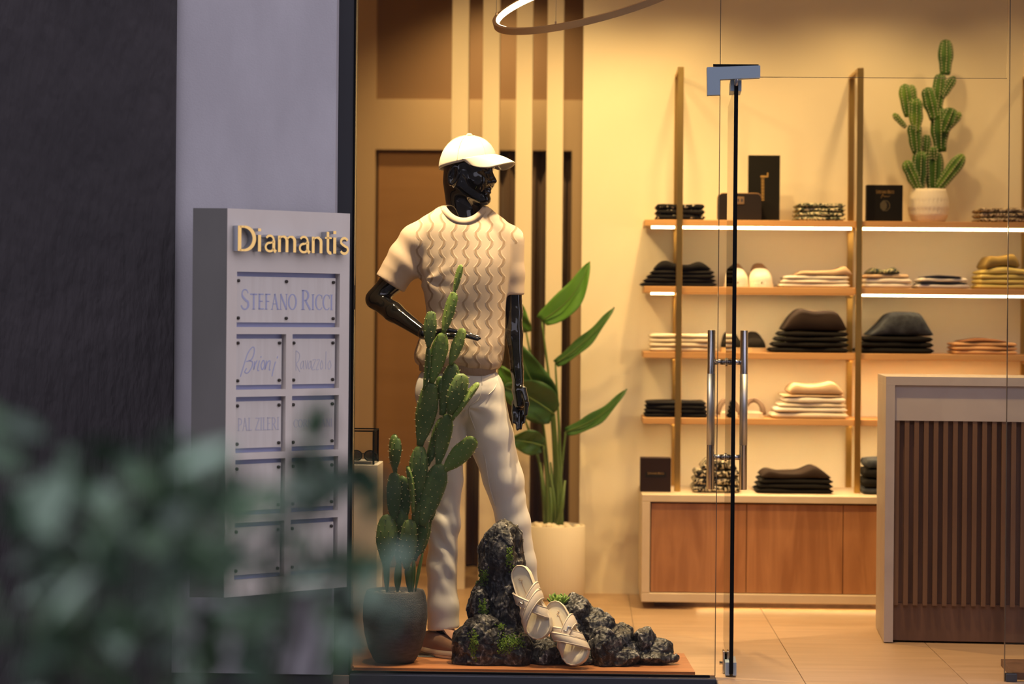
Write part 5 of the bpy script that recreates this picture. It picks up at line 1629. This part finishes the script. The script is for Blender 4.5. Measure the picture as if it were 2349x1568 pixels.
# ================================================================== GOODS ON THE SHELVES
def fab(name, c, **k): return mat(name, c, k.pop('rough', 0.9), spec=0.12, **k)
M['f_black'] = fab('black_cloth', (0.012, 0.011, 0.011))
M['f_brown'] = fab('dark_brown_cloth', (0.030, 0.020, 0.017))
M['f_white'] = fab('white_cloth', (0.80, 0.74, 0.64))
M['f_cream'] = fab('cream_cloth', (0.76, 0.67, 0.52))
M['f_beige'] = fab('beige_cloth', (0.62, 0.45, 0.29))
M['f_yellow'] = fab('yellow_cloth', (0.74, 0.60, 0.20))
M['f_olive'] = fab('olive_cloth', (0.36, 0.25, 0.08))
M['f_peach'] = fab('peach_cloth', (0.68, 0.40, 0.20))
M['f_rust'] = fab('rust_cloth', (0.30, 0.14, 0.07))
M['f_denim'] = fab('washed_denim', (0.035, 0.04, 0.05), col2=(0.075, 0.085, 0.10), nscale=22, bump=0.4, bscale=200)
M['f_grey'] = fab('pale_grey_cloth', (0.58, 0.55, 0.55))
M['f_navy'] = fab('navy_cloth', (0.03, 0.035, 0.06))
def print_mat(name, dark, light, mid, scale, thr):
    m = mat(name, dark, 0.9, spec=0.12); nt, b = nodes(m); N = nt.nodes.new; Lk = nt.links.new
    tc = N('ShaderNodeTexCoord'); v = N('ShaderNodeTexNoise'); v.inputs['Scale'].default_value = scale; v.inputs['Detail'].default_value = 2; v.inputs['Distortion'].default_value = 2.0
    Lk(tc.outputs['Object'], v.inputs['Vector'])
    r = N('ShaderNodeValToRGB'); r.color_ramp.interpolation = 'CONSTANT'
    e_ = r.color_ramp.elements; e_[0].position = 0; e_[0].color = (*dark, 1); e_[1].position = thr; e_[1].color = (*light, 1)
    q = e_.new(thr-0.06); q.color = (*mid, 1)
    Lk(v.outputs['Fac'], r.inputs['Fac']); Lk(r.outputs[0], b.inputs['Base Color'])
    return m
M['p_black'] = print_mat('black_print', (0.012, 0.011, 0.012), (0.75, 0.68, 0.55), (0.02, 0.02, 0.02), 42, 0.66)
M['p_floral'] = print_mat('dark_floral_print', (0.015, 0.017, 0.014), (0.70, 0.62, 0.42), (0.13, 0.17, 0.12), 60, 0.54)
M['p_tweed'] = print_mat('cream_brown_print', (0.05, 0.032, 0.022), (0.78, 0.66, 0.46), (0.20, 0.12, 0.06), 75, 0.52)
M['p_camo'] = print_mat('black_white_print', (0.012, 0.011, 0.010), (0.74, 0.65, 0.48), (0.10, 0.085, 0.06), 38, 0.55)
M['p_leafy'] = print_mat('leafy_print', (0.05, 0.055, 0.08), (0.55, 0.48, 0.32), (0.12, 0.18, 0.04), 48, 0.57)

def garment(name, x0, x1, zb, zt, y0, y1, m, seed):
    """folded cloth between two height profiles zb(x), zt(x) (arrays over nx columns)"""
    nx, q = len(zb), 16
    r = random.Random(seed); V = []; Fs = []
    ph = [r.uniform(0, 6.28) for _ in range(4)]
    for i in range(nx):
        t = i/(nx-1); s_ = 2*t-1
        x = x0+(x1-x0)*(0.5+0.5*math.copysign(abs(s_)**0.85, s_))
        end = (1-abs(s_)**10)**(0.25) if abs(s_) < 1 else 0.0
        end = max(end, 0.12)
        zc, hh_ = (zb[i]+zt[i])/2, max((zt[i]-zb[i])/2, 0.001)*end
        zc = zb[i]+max((zt[i]-zb[i])/2, 0.001)
        fy = y0+0.004*math.sin(5*t+ph[0])+0.003*math.sin(13*t+ph[1])+0.006*(1-end)
        by = y1-0.006*(1-end)
        for j in range(q):
            a = 2*math.pi*j/q
            ca, sa = math.cos(a), math.sin(a)
            y = (fy+by)/2+(by-fy)/2*math.copysign(abs(ca)**0.30, ca)
            z = zc+hh_*math.copysign(abs(sa)**0.55, sa)
            if sa > 0.1: z += 0.0012*math.sin(9*t+2.2*ca+ph[2])
            V.append((x, y, z))
    for i in range(nx-1):
        for j in range(q): Fs.append((i*q+j, i*q+(j+1) % q, (i+1)*q+(j+1) % q, (i+1)*q+j))
    Fs.append(tuple(range(q))[::-1]); Fs.append(tuple((nx-1)*q+j for j in range(q)))
    return mobj(name, V, Fs, m, None, True)
ORD = ['bottom', 'second', 'third', 'fourth', 'fifth', 'sixth', 'seventh']
def stack(zbase, yf, depth, layers, where, group):
    """layers: (x0 px, x1 px, thickness px or profile, material, name, look)"""
    nx = 26; yc = px(1700, 800, yf)
    k = 1/sc(yf)
    cur_x = None; cur_z = None; n = len(layers)
    for i, (a, b, th, m, nm, look) in enumerate(layers):
        x0, x1 = hx(a, yf, 800), hx(b, yf, 800)
        ss = np.linspace(-1, 1, nx); xs_ = x0+(x1-x0)*(0.5+0.5*np.sign(ss)*np.abs(ss)**0.85)
        if cur_x is None: zb = np.full(nx, zbase+0.0006)
        else:
            zb = np.interp(xs_, cur_x, cur_z, left=cur_z[0], right=cur_z[-1])
            zb = np.full(nx, zb.max()*0.5+np.median(zb)*0.5)*0.6+zb*0.4+0.0005 if np.ptp(zb) < 0.006 else zb+0.0005
        t = np.linspace(0, 1, nx)
        hgt = np.full(nx, th*k) if not isinstance(th, list) else np.interp(t, [p[0] for p in th], [p[1] for p in th])*k
        if isinstance(th, list): hgt = np.convolve(np.pad(hgt, 2, 'edge'), [.1, .2, .4, .2, .1], 'valid')
        zt = zb+hgt
        off = 0.006*math.sin(i*2.3+a)
        o = garment(nm, x0, x1, zb, zt, yf+0.006+abs(off)*0.5, yf+depth+off, M[m], int(a*7+i))
        if n == 1: lab = f'{look} {where}'
        elif i == n-1: lab = f'{look} on top of the stack {where}'
        else: lab = f'{look}, {ORD[i]}{"" if i == 0 else " from bottom"} of stack {where}'
        tag(o, lab, 'garment', group)
        cur_x, cur_z = xs_, zt
ZT_ = ZSH; YI = YF+0.012
def L_(a, b, th, m, nm, look, n, da=0, db=0): return [(a+da*i, b+db*i, th, m, nm, look) for i in range(n)]
stack(ZT_[0], YI, 0.24, L_(1502, 1616, 12, 'p_black', 'folded_shirt', 'black folded shirt with pale marks', 3, 0, -1), 'left on the top shelf', 'black printed shirts')
stack(ZT_[0], YI, 0.24, L_(1824, 1938, 10, 'p_floral', 'folded_shirt', 'dark floral folded shirt', 4, 1, 0), 'beside the tall book', 'dark floral shirts')
stack(ZT_[0], YI, 0.24, L_(2246, 2366, 11, 'p_tweed', 'folded_shirt', 'brown printed folded shirt', 3, 0, 0), 'right of the cactus pot', 'brown printed shirts')
stack(ZT_[1], YI, 0.26, L_(1468, 1644, 9, 'f_black', 'folded_trousers', 'black folded trousers', 4, 8, -2)+[(1500, 1630, [(0, 4), (.1, 20), (.25, 24), (.4, 15), (.6, 13), (.75, 22), (.9, 14), (1, 3)], 'f_black', 'folded_trousers', 'black rumpled folded trousers')], 'left on the second shelf', 'black trousers on the second shelf')
stack(ZT_[1], YI, 0.26, L_(1787, 1950, 9, 'f_white', 'folded_shirt', 'white folded shirt', 3, 6, -1)+[(1824, 1955, [(0, 3), (.15, 12), (.4, 10), (.7, 14), (.86, 26), (.95, 14), (1, 3)], 'f_beige', 'folded_sweater', 'beige folded sweater')], 'beside the white sneakers', 'white shirts beside the sneakers')
stack(ZT_[1], YI, 0.24, L_(1979, 2093, 11, 'f_white', 'folded_shirt', 'white folded shirt', 2, 3, -1)+[(1982, 2086, 9, 'f_beige', 'folded_shirt', 'beige folded shirt'), (1994, 2064, [(0, 6), (.2, 17), (.5, 10), (.8, 17), (1, 5)], 'p_leafy', 'folded_shirt', 'leafy print shirt collar')], 'right of the second upright', 'white and leafy shirts')
stack(ZT_[1], YI, 0.24, [(2104, 2224, 10, 'f_grey', 'folded_shirt', 'pale grey folded shirt'), (2110, 2220, 4, 'f_navy', 'folded_shirt', 'thin navy folded shirt'), (2110, 2219, 10, 'f_white', 'folded_shirt', 'white folded shirt'), (2120, 2205, [(0, 2), (.45, 7), (1, 2)], 'f_navy', 'folded_shirt', 'navy shirt collar')], 'left of the yellow stack', 'white and navy shirts')
stack(ZT_[1], YI, 0.24, L_(2244, 2368, 11, 'f_yellow', 'folded_shirt', 'yellow folded shirt', 3, 1, 0)+[(2248, 2366, [(0, 8), (.5, 19), (1, 8)], 'f_yellow', 'folded_shirt', 'yellow domed folded shirt'), (2258, 2340, [(0, 14), (.15, 30), (.5, 24), (.85, 32), (1, 10)], 'f_olive', 'folded_shirt', 'olive folded shirt collar')], 'at right end of second shelf', 'yellow shirts')
stack(ZT_[2], YI, 0.25, L_(1490, 1646, 10, 'f_cream', 'folded_shirt', 'cream folded shirt', 4, 0, -1), 'left on the third shelf', 'cream shirts on the third shelf')
stack(ZT_[2], YI, 0.28, L_(1768, 1950, 12, 'f_black', 'folded_trousers', 'black folded trousers', 4, 7, -1)+[(1798, 1944, [(0, 6), (.12, 34), (.3, 55), (.5, 46), (.7, 50), (.85, 46), (.95, 22), (1, 4)], 'f_brown', 'folded_trousers', 'dark brown bulky folded trousers')], 'beside the black slip-ons', 'black trousers on the third shelf')
stack(ZT_[2], YI, 0.28, L_(1970, 2144, 13, 'f_black', 'folded_trousers', 'black folded trousers', 3, 8, -1)+[(1996, 2142, [(0, 3), (.2, 26), (.35, 54), (.5, 57), (.78, 56), (.88, 34), (1, 4)], 'f_denim', 'folded_jeans', 'grey denim bulky folded jeans')], 'below the leafy shirt stack', 'jeans and black trousers')
stack(ZT_[2], YI, 0.24, L_(2190, 2336, 9, 'f_peach', 'folded_shirt', 'peach folded shirt', 3, 0, 0)+[(2206, 2312, [(0, 2), (.5, 10), (1, 2)], 'f_rust', 'folded_shirt', 'rust folded shirt')], 'at the right of the third shelf', 'peach shirts')
stack(ZT_[3], YI, 0.25, L_(1480, 1628, 9, 'f_black', 'folded_sweater', 'black folded sweater', 4, 1, -2), 'left on the fourth shelf', 'black sweaters')
stack(ZT_[3], YI, 0.26, [(1772, 1949, 14, 'f_cream', 'folded_trousers', 'cream folded trousers'), (1779, 1946, 11, 'f_white', 'folded_trousers', 'white folded trousers'), (1788, 1944, 10, 'f_cream', 'folded_trousers', 'cream folded trousers'), (1800, 1942, 13, 'f_white', 'folded_trousers', 'white folded trousers'), (1796, 1940, 5, 'f_beige', 'folded_trousers', 'thin beige folded trousers'), (1812, 1938, [(0, 14), (.1, 28), (.4, 22), (.6, 25), (.76, 33), (.9, 22), (1, 5)], 'f_beige', 'folded_sweater', 'beige rumpled sweater')], 'beside the taupe slides', 'cream trousers')
YL = 10.27
stack(ZCAB, YL, 0.26, L_(1592, 1703, 17, 'p_camo', 'folded_shirt', 'black and white printed folded shirt', 3, 2, -1)+[(1612, 1694, [(0, 8), (.2, 24), (.6, 22), (1, 8)], 'p_camo', 'folded_shirt', 'black and white rumpled printed shirt')], 'behind the door handles', 'black and white printed shirts')
stack(ZCAB, YL, 0.28, L_(1738, 1916, 11, 'f_black', 'folded_sweater', 'black folded sweater', 3, 4, -1)+[(1750, 1910, [(0, 8), (.1, 21), (.3, 13), (.55, 14), (.74, 30), (.88, 18), (1, 4)], 'f_brown', 'folded_sweater', 'blackish brown folded sweater')], 'on the low cabinet', 'dark sweaters on the cabinet')
stack(ZCAB, YL, 0.26, [(1983, 2120, 16, 'f_denim', 'folded_jeans', 'grey folded jeans'), (1983, 2115, 20, 'f_black', 'folded_jeans', 'black folded jeans'), (1985, 2112, 22, 'f_black', 'folded_jeans', 'black folded jeans'), (1990, 2105, 22, 'f_denim', 'folded_jeans', 'grey folded jeans')], 'half hidden by the counter', 'jeans on the cabinet')

# shoes seen from the toe
def toe_shoe(xc, w, zbase, m_up, m_toe, m_sole, label, group, hpx, name):
    yf = YI+0.004; k = 1/sc(yf); x = hx(xc, yf, 700); W_ = w*k/2; Hh = hpx*k
    t = thing(name, label, 'shoe', (x, yf+0.13, zbase), group)
    zs_ = zbase+0.0006
    def ring(yy, hw, z0, z1, q=14):
        r_ = []
        for j in range(q+1):
            a = math.pi*j/q; r_.append((x+hw*math.copysign(abs(math.cos(a))**0.7, math.cos(a)), yy, z0+(z1-z0)*math.sin(a)**0.7))
        return r_
    prof_ = [(0.0, .06, .22), (0.0005, .26, .30), (0.003, .46, .40), (0.009, .66, .50), (0.018, .82, .57), (0.035, .95, .63), (0.06, 1.0, .68), (0.10, .98, .78)]
    back = [(0.10, .96, .78), (0.14, .86, .92), (0.20, .76, 1.0), (0.26, .70, 1.0), (0.28, .5, .9)]
    for nm, pr_, m in (('toe_cap', prof_, m_toe), ('upper', back, m_up)):
        V = []; Fs = []
        for (d_, hw, hz_) in pr_: V += ring(yf+d_, W_*hw*0.95, zs_+0.012, zs_+Hh*hz_)
        for i in range(len(pr_)-1):
            for j in range(14): Fs.append((i*15+j, i*15+j+1, (i+1)*15+j+1, (i+1)*15+j))
        Fs.append(tuple(range(15))); Fs.append(tuple((len(pr_)-1)*15+j for j in range(15))[::-1])
        mobj(nm, V, Fs, m, t, True)
    o_ = [(0.0, .35), (0.008, .65), (0.03, .92), (0.06, 1.02), (0.12, .98), (0.2, .78), (0.27, .7), (0.285, .45)]
    poly = [(x+W_*h_, yf-0.003+d_) for d_, h_ in o_]+[(x-W_*h_, yf-0.003+d_) for d_, h_ in o_[::-1]]
    MB().extrude(poly, lambda u, v, d: (u, v, d), zs_, zs_+(0.020 if m_toe is m_up else 0.014)).build('sole', m_sole, t)
    return t
M['sh_brown'] = mat('taupe_suede', (0.22, 0.12, 0.065), 0.9)
M['sh_white'] = mat('white_leather', (0.86, 0.79, 0.66), 0.4)
M['sh_black'] = mat('black_suede', (0.010, 0.008, 0.007), 0.9, spec=0.1)
M['sh_tan'] = mat('tan_rubber', (0.66, 0.47, 0.25), 0.5)
for xc, side in ((1691, 'left'), (1747, 'right')):
    toe_shoe(xc, 56, ZT_[1], M['sh_brown'], M['sh_white'], M['sh_white'], f'{side} shoe of the white-toed brown sneakers on the second shelf', 'white-toed sneakers', 57, 'sneaker')
for xc, side in ((1681, 'left'), (1735, 'right')):
    toe_shoe(xc, 52, ZT_[2], M['sh_black'], M['sh_black'], M['sh_tan'], f'{side} shoe of the black slip-ons on the third shelf', 'black slip-ons', 47, 'slip_on_shoe')
M['taupe_band'] = mat('taupe_band', (0.21, 0.135, 0.09), 0.7)
for xc, side in ((1675, 'left'), (1733, 'right')):
    yf = YI+0.006; x = hx(xc, yf, 700); W_ = 23/sc(yf); zs_ = ZT_[3]+0.0006
    t = thing('slide_sandal', f'{side} shoe of the taupe strap slides on the fourth shelf', 'sandal', (x, yf+0.12, zs_), 'taupe slides')
    o_ = [(0.0, .5), (0.015, .8), (0.05, 1.0), (0.12, .95), (0.2, .8), (0.26, .6), (0.27, .4)]
    poly = [(x+W_*h_, yf+d_) for d_, h_ in o_]+[(x-W_*h_, yf+d_) for d_, h_ in o_[::-1]]
    MB().extrude(poly, lambda u, v, d: (u, v, d), zs_, zs_+0.022).build('sole', M['f_cream'], t)
    for dy0, dy1 in ((0.03, 0.11), (0.11, 0.03)):
        pts = [(x+W_*1.0*math.cos(a), yf+dy0+(dy1-dy0)*(0.5-0.5*math.cos(a)), zs_+0.010+0.065*math.sin(a)**0.8) for a in np.linspace(0.02, math.pi-0.02, 20)]
        MB().tube(pts, 0.010, 8, flat=0.4, up=(0, 1, 0)).build('strap', M['taupe_band'], t, True)

# clutch bag, boxes, book
def rounded_box(mb, x0, x1, y0, y1, z0, z1, r, n=6, q=0.004):
    pts = []
    for cx_, cz_, a0 in ((x1-r, z1-r, 0), (x0+r, z1-r, 90), (x0+r*0.5, z0+r*0.5, 180), (x1-r*0.5, z0+r*0.5, 270)):
        rr = r if a0 < 180 else r*0.5
        for a in np.linspace(a0, a0+90, n): pts.append((cx_+rr*math.cos(math.radians(a)), cz_+rr*math.sin(math.radians(a))))
    mb.extrude(pts, lambda u, v, d: (u, d, v), y1, y0)
    return mb, pts
M['bag'] = mat('aubergine_leather', (0.014, 0.009, 0.010), 0.6, spec=0.2, bump=0.2, bscale=300)
M['brass_zip'] = mat('bronze_zip', (0.45, 0.28, 0.14), 0.4, 0.8)
M['box_black'] = mat('black_card', (0.008, 0.007, 0.006), 0.6, spec=0.15)
M['box_brown'] = mat('oxblood_card', (0.020, 0.009, 0.007), 0.6, spec=0.15)
M['gold_print'] = mat('gold_print', (0.42, 0.25, 0.07), 0.45, 0.3)
M['page'] = mat('page_edge', (0.35, 0.22, 0.12), 0.8)
yb = YI+0.05
bx0, bx1, bz0, bz1 = hx(1647, yb, 470), hx(1747, yb, 470), ZT_[0]+0.0006, hz(443, yb, 1700)
bag = thing('clutch_bag', 'dark aubergine leather clutch bag with a small metal plate on the top shelf', 'bag', ((bx0+bx1)/2, yb, bz0))
mb, pts = rounded_box(MB(), bx0, bx1, yb, yb+0.055, bz0, bz1, 0.022); mb.build('bag_body', M['bag'], bag)
MB().tube([(p[0], yb+0.0275, p[1]) for p in pts[:14]], 0.0022, 6).build('zip', M['brass_zip'], bag, True)
MB().tube([(p[0], yb+0.001, p[1]) for p in pts[:12]], 0.0016, 6).build('piping', M['brass_zip'], bag, True)
a, b = px(1688, 451, yb), px(1707, 468, yb)
pl_ = MB().box(a[0], b[0], yb-0.003, yb-0.0005, b[2], a[2], 0.0008).build('metal_plate', M['brass_zip'], bag)
mb = MB(); wq = b[0]-a[0]; hq = a[2]-b[2]
for f0, f1 in ((.18, .36), (.62, .82)):
    mb.box(a[0]+wq*f0, a[0]+wq*f1, yb-0.0036, yb-0.003, b[2]+hq*.3, b[2]+hq*.75)
mb.build('plate_emblem', M['f_navy'], pl_)
yk = YI+0.135
x0, x1 = hx(1717, yk, 430), hx(1789, yk, 430); z0_, z1_ = ZT_[0]+0.0006, hz(356, yk, 1750)
bk = thing('tall_book', 'tall black book with gold vertical lettering standing on the top shelf', 'book', ((x0+x1)/2, yk, z0_))
MB().box(x0, x1, yk, yk+0.004, z0_, z1_).build('cover', M['box_black'], bk)
MB().box(x0, x1, yk+0.034, yk+0.038, z0_, z1_).build('cover', M['box_black'], bk)
MB().box(x0+0.002, x1-0.003, yk+0.0042, yk+0.0338, z0_+0.002, z1_-0.002).build('page_block', M['page'], bk)
mb = MB()
def bp_(x, y): return px(1690+x/9.225, 340+y/9.225, yk)
for y in range(640, 1100, 34):
    p, q = bp_(520, y), bp_(580, y+17+5*((y//34) % 2)); mb.box(p[0], q[0], yk-0.0006, yk-0.0001, q[2], p[2])
p, q = bp_(505, 575), bp_(590, 618); mb.box(p[0], q[0], yk-0.0006, yk-0.0001, q[2], p[2])
p, q = bp_(590, 580), bp_(665, 612); mb.box(p[0], q[0], yk-0.0006, yk-0.0001, q[2], p[2])
p, q = bp_(640, 515), bp_(668, 580); mb.box(p[0], q[0], yk-0.0006, yk-0.0001, q[2], p[2])
mb.build('cover_print', M['gold_print'], bk)
# square black box with gold emblem
ye = YI+0.03
x0, x1 = hx(1988, ye, 460), hx(2071, ye, 460); z0_, z1_ = ZT_[0]+0.0006, hz(424, ye, 2030)
bb = thing('gift_box', 'square black box with gold octagon emblem beside the cactus pot', 'box', ((x0+x1)/2, ye, z0_))
MB().box(x0, x1, ye, ye+0.05, z0_, z1_, 0.002).build('box_body', M['box_black'], bb)
def eb(x, y): p = px(1970+x/15.68, 410+y/15.68, ye); return float(p[0]), float(p[2])
FE = lambda u, v, d: (u, d, v)
mb = MB(); c = eb(945, 965)
oc = [(c[0]+0.0205*math.cos(math.radians(a+22.5)), c[1]+0.0225*math.sin(math.radians(a+22.5))) for a in range(0, 360, 45)]
mb.ribbon(oc, 0.004, FE, ye-0.0012, ye-0.0001, True)
ci = eb(905, 965); mb.extrude([(ci[0]+0.0135*math.cos(a), ci[1]+0.0195*math.sin(a)) for a in np.linspace(0, 2*math.pi, 28)[:-1]], FE, ye-0.0001, ye-0.0014)
mb.build('emblem', M['gold_letter'], bb)
mb = MB(); out, tot = lay('STEFANO RICCI', [1.2]+[1]*7+[1.2]+[1]*4)
u0, z0 = eb(620, 525); u1, z1 = eb(1270, 425); write(mb, out, tot, FE, u0, u1, z0, z1-z0, ye-0.0006, ye-0.0001)
u0, z0 = eb(800, 690); u1, z1 = eb(1115, 560)
mb.ribbon(spline([(u0, z0), (u0*.8+u1*.2, z1), (u0*.75+u1*.25, z0*.4+z1*.6), (u0*.6+u1*.4, z0*.5+z1*.5), (u0*.5+u1*.5, z0*.7+z1*.3), (u0*.4+u1*.6, z0*.45+z1*.55), (u0*.25+u1*.75, z0*.65+z1*.35), (u1, z0*.4+z1*.6)], 5), 0.0011, FE, ye-0.0006, ye-0.0001)
mb.build('box_lettering', M['gold_print'], bb)
# brown box with dark label on the cabinet
yo = 10.30
x0, x1 = hx(1469, yo, 1090), hx(1539, yo, 1090); z0_, z1_ = ZCAB+0.0006, hz(1050, yo, 1500)
ob = thing('brown_box', 'dark brown box with a black label at the left end of the low cabinet', 'box', ((x0+x1)/2, yo, z0_))
MB().box(x0, x1, yo, yo+0.10, z0_, z1_, 0.0015).build('box_body', M['box_brown'], ob)
def ebb(x, y): p = px(1460+x/15.68, 1040+y/15.68, yo); return float(p[0]), float(p[2])
(u0, z1), (u1, z0) = ebb(320, 660), ebb(1060, 850)
MB().box(u0, u1, yo-0.0012, yo-0.0001, z0, z1).build('label_plate', M['box_black'], ob)
mb = MB(); (u0, z1), (u1, z0) = ebb(400, 675), ebb(985, 745); write(mb, out, tot, FE, u0, u1, z0, z1-z0, yo-0.0017, yo-0.0012)
mb.build('box_lettering', M['gold_print'], ob)

# ---- column cactus in a white textured pot on the top shelf
yz = YI+0.13
M['pot_white'] = mat('white_textured_pot', (0.82, 0.74, 0.60), 0.6)
M['cereus'] = mat('cereus_green', (0.030, 0.085, 0.010), 0.5, col2=(0.065, 0.15, 0.02), nscale=18)
M['cereus_tip'] = mat('cereus_tip', (0.15, 0.26, 0.035), 0.5, col2=(0.05, 0.13, 0.015), nscale=14)
M['areole_w'] = mat('white_areole', (0.60, 0.56, 0.40), 0.8)
pcx = hx(2130, yz, 480)
cer = thing('column_cactus', 'branched column cactus in a white dimpled pot on the top shelf', 'cactus', (pcx, yz, ZT_[0]))
PHt = hz(434, yz, 2130)-ZT_[0]; Rm = 47/sc(yz)
pf_ = [(0, 0), (Rm*0.70, 0.0), (Rm*0.82, 0.008), (Rm*0.95, PHt*0.22), (Rm, PHt*0.45), (Rm*0.97, PHt*0.68), (Rm*0.88, PHt*0.90), (Rm*0.84, PHt), (Rm*0.78, PHt-0.001), (Rm*0.77, PHt-0.015), (0, PHt-0.016)]
fine = []
for i in range(len(pf_)-1):
    for t in np.linspace(0, 1, 6 if 1 < i < 6 else 2)[:-1]: fine.append((pf_[i][0]*(1-t)+pf_[i+1][0]*t, pf_[i][1]*(1-t)+pf_[i+1][1]*t))
fine.append(pf_[-1])
MB().lathe(fine, (pcx, yz, ZT_[0]+0.0006), 120, lambda w, z: -0.055*max(0, math.sin(w*30))*max(0, math.sin(z*math.pi/(PHt/7)))).build('pot', M['pot_white'], cer, True)
def column(x0, y0, x1, y1, w, dy, tip=False):
    p0, p1 = px(x0, y0, yz+dy), px(x1, y1, yz+dy*1.3)
    ax = p1-p0; L = np.linalg.norm(ax); ax /= L
    e1 = np.cross(ax, (0, 1.0, 0)); e1 /= np.linalg.norm(e1); e2 = np.cross(ax, e1)
    R0 = w/2/sc(yz); V = []; Fs = []; nu, nv = 48, 14; sp = MB(); rb_ = 8
    rad = lambda t: R0*min(1, (0.62+0.9*t))*(1-max(0, (t-0.72)/0.28)**2.4)**0.5*(1+0.05*math.sin(t*13+x0))
    def pt_(t, a):
        r_ = rad(t)*(1+0.20*math.cos(rb_*a)); return p0+ax*L*t+e1*r_*math.cos(a)+e2*r_*math.sin(a)
    for i in range(nv+1):
        t = min(1, i/nv*1.0); t = 1-(1-t)**1.3
        for k in range(nu): V.append(pt_(t, 2*math.pi*k/nu))
    for i in range(nv):
        for k in range(nu): Fs.append((i*nu+k, i*nu+(k+1) % nu, (i+1)*nu+(k+1) % nu, (i+1)*nu+k))
    Fs.append(tuple(range(nu))[::-1]); Fs.append(tuple(nv*nu+k for k in range(nu)))
    o = mobj('stem', V, Fs, M['cereus_tip'] if tip else M['cereus'], cer, True)
    for r_ in range(rb_):
        for t in np.arange(0.08+0.04*(r_ % 2), 0.96, 0.012/L):
            sp.ball(pt_(t, 2*math.pi*r_/rb_), 0.0029, 5, 3)
    sp.build('areoles', M['areole_w'], o, True)['kind'] = 'stuff'
for a in ((2107, 440, 2112, 345, 32, -.01, 0), (2103, 352, 2096, 280, 27, -.01, 0), (2101, 304, 2101, 224, 26, -.02, 1), (2085, 268, 2075, 192, 26, 0, 1), (2098, 240, 2090, 194, 16, .01, 1),
          (2078, 292, 2049, 260, 12, -.01, 1), (2142, 440, 2144, 343, 34, 0, 0), (2108, 436, 2077, 368, 24, -.03, 1), (2148, 436, 2211, 354, 26, -.02, 1), (2124, 360, 2126, 308, 18, .01, 0),
          (2142, 365, 2141, 336, 16, -.03, 1), (2157, 348, 2154, 246, 34, 0, 0), (2163, 304, 2186, 248, 30, -.02, 0), (2180, 290, 2203, 257, 15, -.02, 1), (2144, 274, 2126, 200, 28, -.01, 0),
          (2150, 252, 2158, 168, 26, 0, 0), (2160, 224, 2190, 175, 17, -.01, 0), (2168, 172, 2170, 90, 28, 0, 0)):
    column(*a)

# ================================================================== STREET SHRUB IN FRONT
M['shrub_leaf'] = mat('grey_green_leaf', (0.055, 0.13, 0.05), 0.5, col2=(0.10, 0.19, 0.085), nscale=12, spec=0.5)
M['shrub_dark'] = mat('deep_green_leaf', (0.028, 0.065, 0.032), 0.45, spec=0.4)
M['shrub_pale'] = mat('highlight_leaf', (0.30, 0.44, 0.31), 0.55)  # mint highlights on the shrub, put into the colour of some leaves
M['twig'] = mat('twig', (0.06, 0.05, 0.04), 0.8)
YV = 2.45
shb = thing('street_shrub', 'out of focus grey-green shrub at the lower left in front of the sign', 'shrub', (px(420, 1568, YV)[0], YV, -0.06))
r5 = random.Random(11)
CL = [(10, 1010, 40, 60, 9), (150, 1180, 90, 60, 16), (330, 1090, 70, 50, 18), (430, 1070, 60, 50, 16), (500, 1150, 70, 50, 16), (390, 1180, 70, 50, 16),
      (250, 1270, 110, 70, 28), (450, 1280, 90, 60, 26), (90, 1370, 90, 80, 22), (330, 1400, 120, 70, 30), (560, 1400, 80, 70, 16), (640, 1160, 60, 40, 9), (735, 965, 14, 24, 3), (720, 1060, 40, 30, 6),
      (790, 1110, 50, 30, 8), (840, 1150, 50, 40, 8), (700, 1300, 60, 60, 12), (790, 1300, 50, 50, 9), (850, 1290, 30, 30, 4), (780, 1440, 50, 80, 10), (860, 1500, 30, 60, 7), (620, 1480, 80, 60, 8),
      (150, 1500, 130, 60, 22), (420, 1530, 110, 40, 14), (900, 1440, 15, 60, 3)]
lms = [MB(), MB(), MB()]; tips = []
for (cx_, cy_, sx, sy, n) in CL:
    cpt = px(cx_, cy_, YV+r5.uniform(-0.12, 0.12)); tips.append(cpt)
    for _ in range(max(2, int(n*0.85))):
        p = px(r5.gauss(cx_, sx*0.75), r5.gauss(cy_, sy*0.75), YV+r5.uniform(-0.22, 0.25))
        d_ = np.array([r5.gauss(0, 1), r5.gauss(0, 0.7), r5.gauss(0.25, 0.8)]); d_ /= np.linalg.norm(d_)
        s_ = np.cross(d_, (r5.gauss(0, 1), r5.gauss(0, 1), 1.0)); s_ /= np.linalg.norm(s_); f_ = np.cross(s_, d_)
        L = r5.uniform(0.040, 0.070); W_ = L*0.27
        V = []; Fs = []
        for t, w_ in ((0, .08), (.25, .8), (.5, 1), (.78, .7), (1, .04)):
            for b_ in (-1, 0, 1): V.append(p+d_*L*(t-.5)+s_*W_*w_*b_+f_*(0.003*abs(b_)-0.006*t*t))
        for i in range(4):
            for k in range(2): Fs.append((i*3+k, i*3+k+1, i*3+4+k, i*3+3+k))
        lms[r5.choice((0, 0, 1, 1, 2))].add(V, Fs)
for m_, nm in zip(lms, ('shrub_leaf', 'shrub_dark', 'shrub_pale')):
    fo = m_.build('foliage', M[nm], shb, True); fo['kind'] = 'stuff'
root = np.array([px(420, 1568, YV)[0], YV, -0.06])
tw = MB()
for t_ in tips:
    b0 = root+np.array([r5.uniform(-.05, .05), r5.uniform(-.05, .05), 0])
    md = b0*0.45+t_*0.55+np.array([(root[0]-t_[0])*0.25, r5.uniform(-.04, .04), -0.08])
    MB().tube(spline([b0, md, t_], 6), np.linspace(0.008, 0.002, 13), 6).build('branch', M['twig'], shb, True)
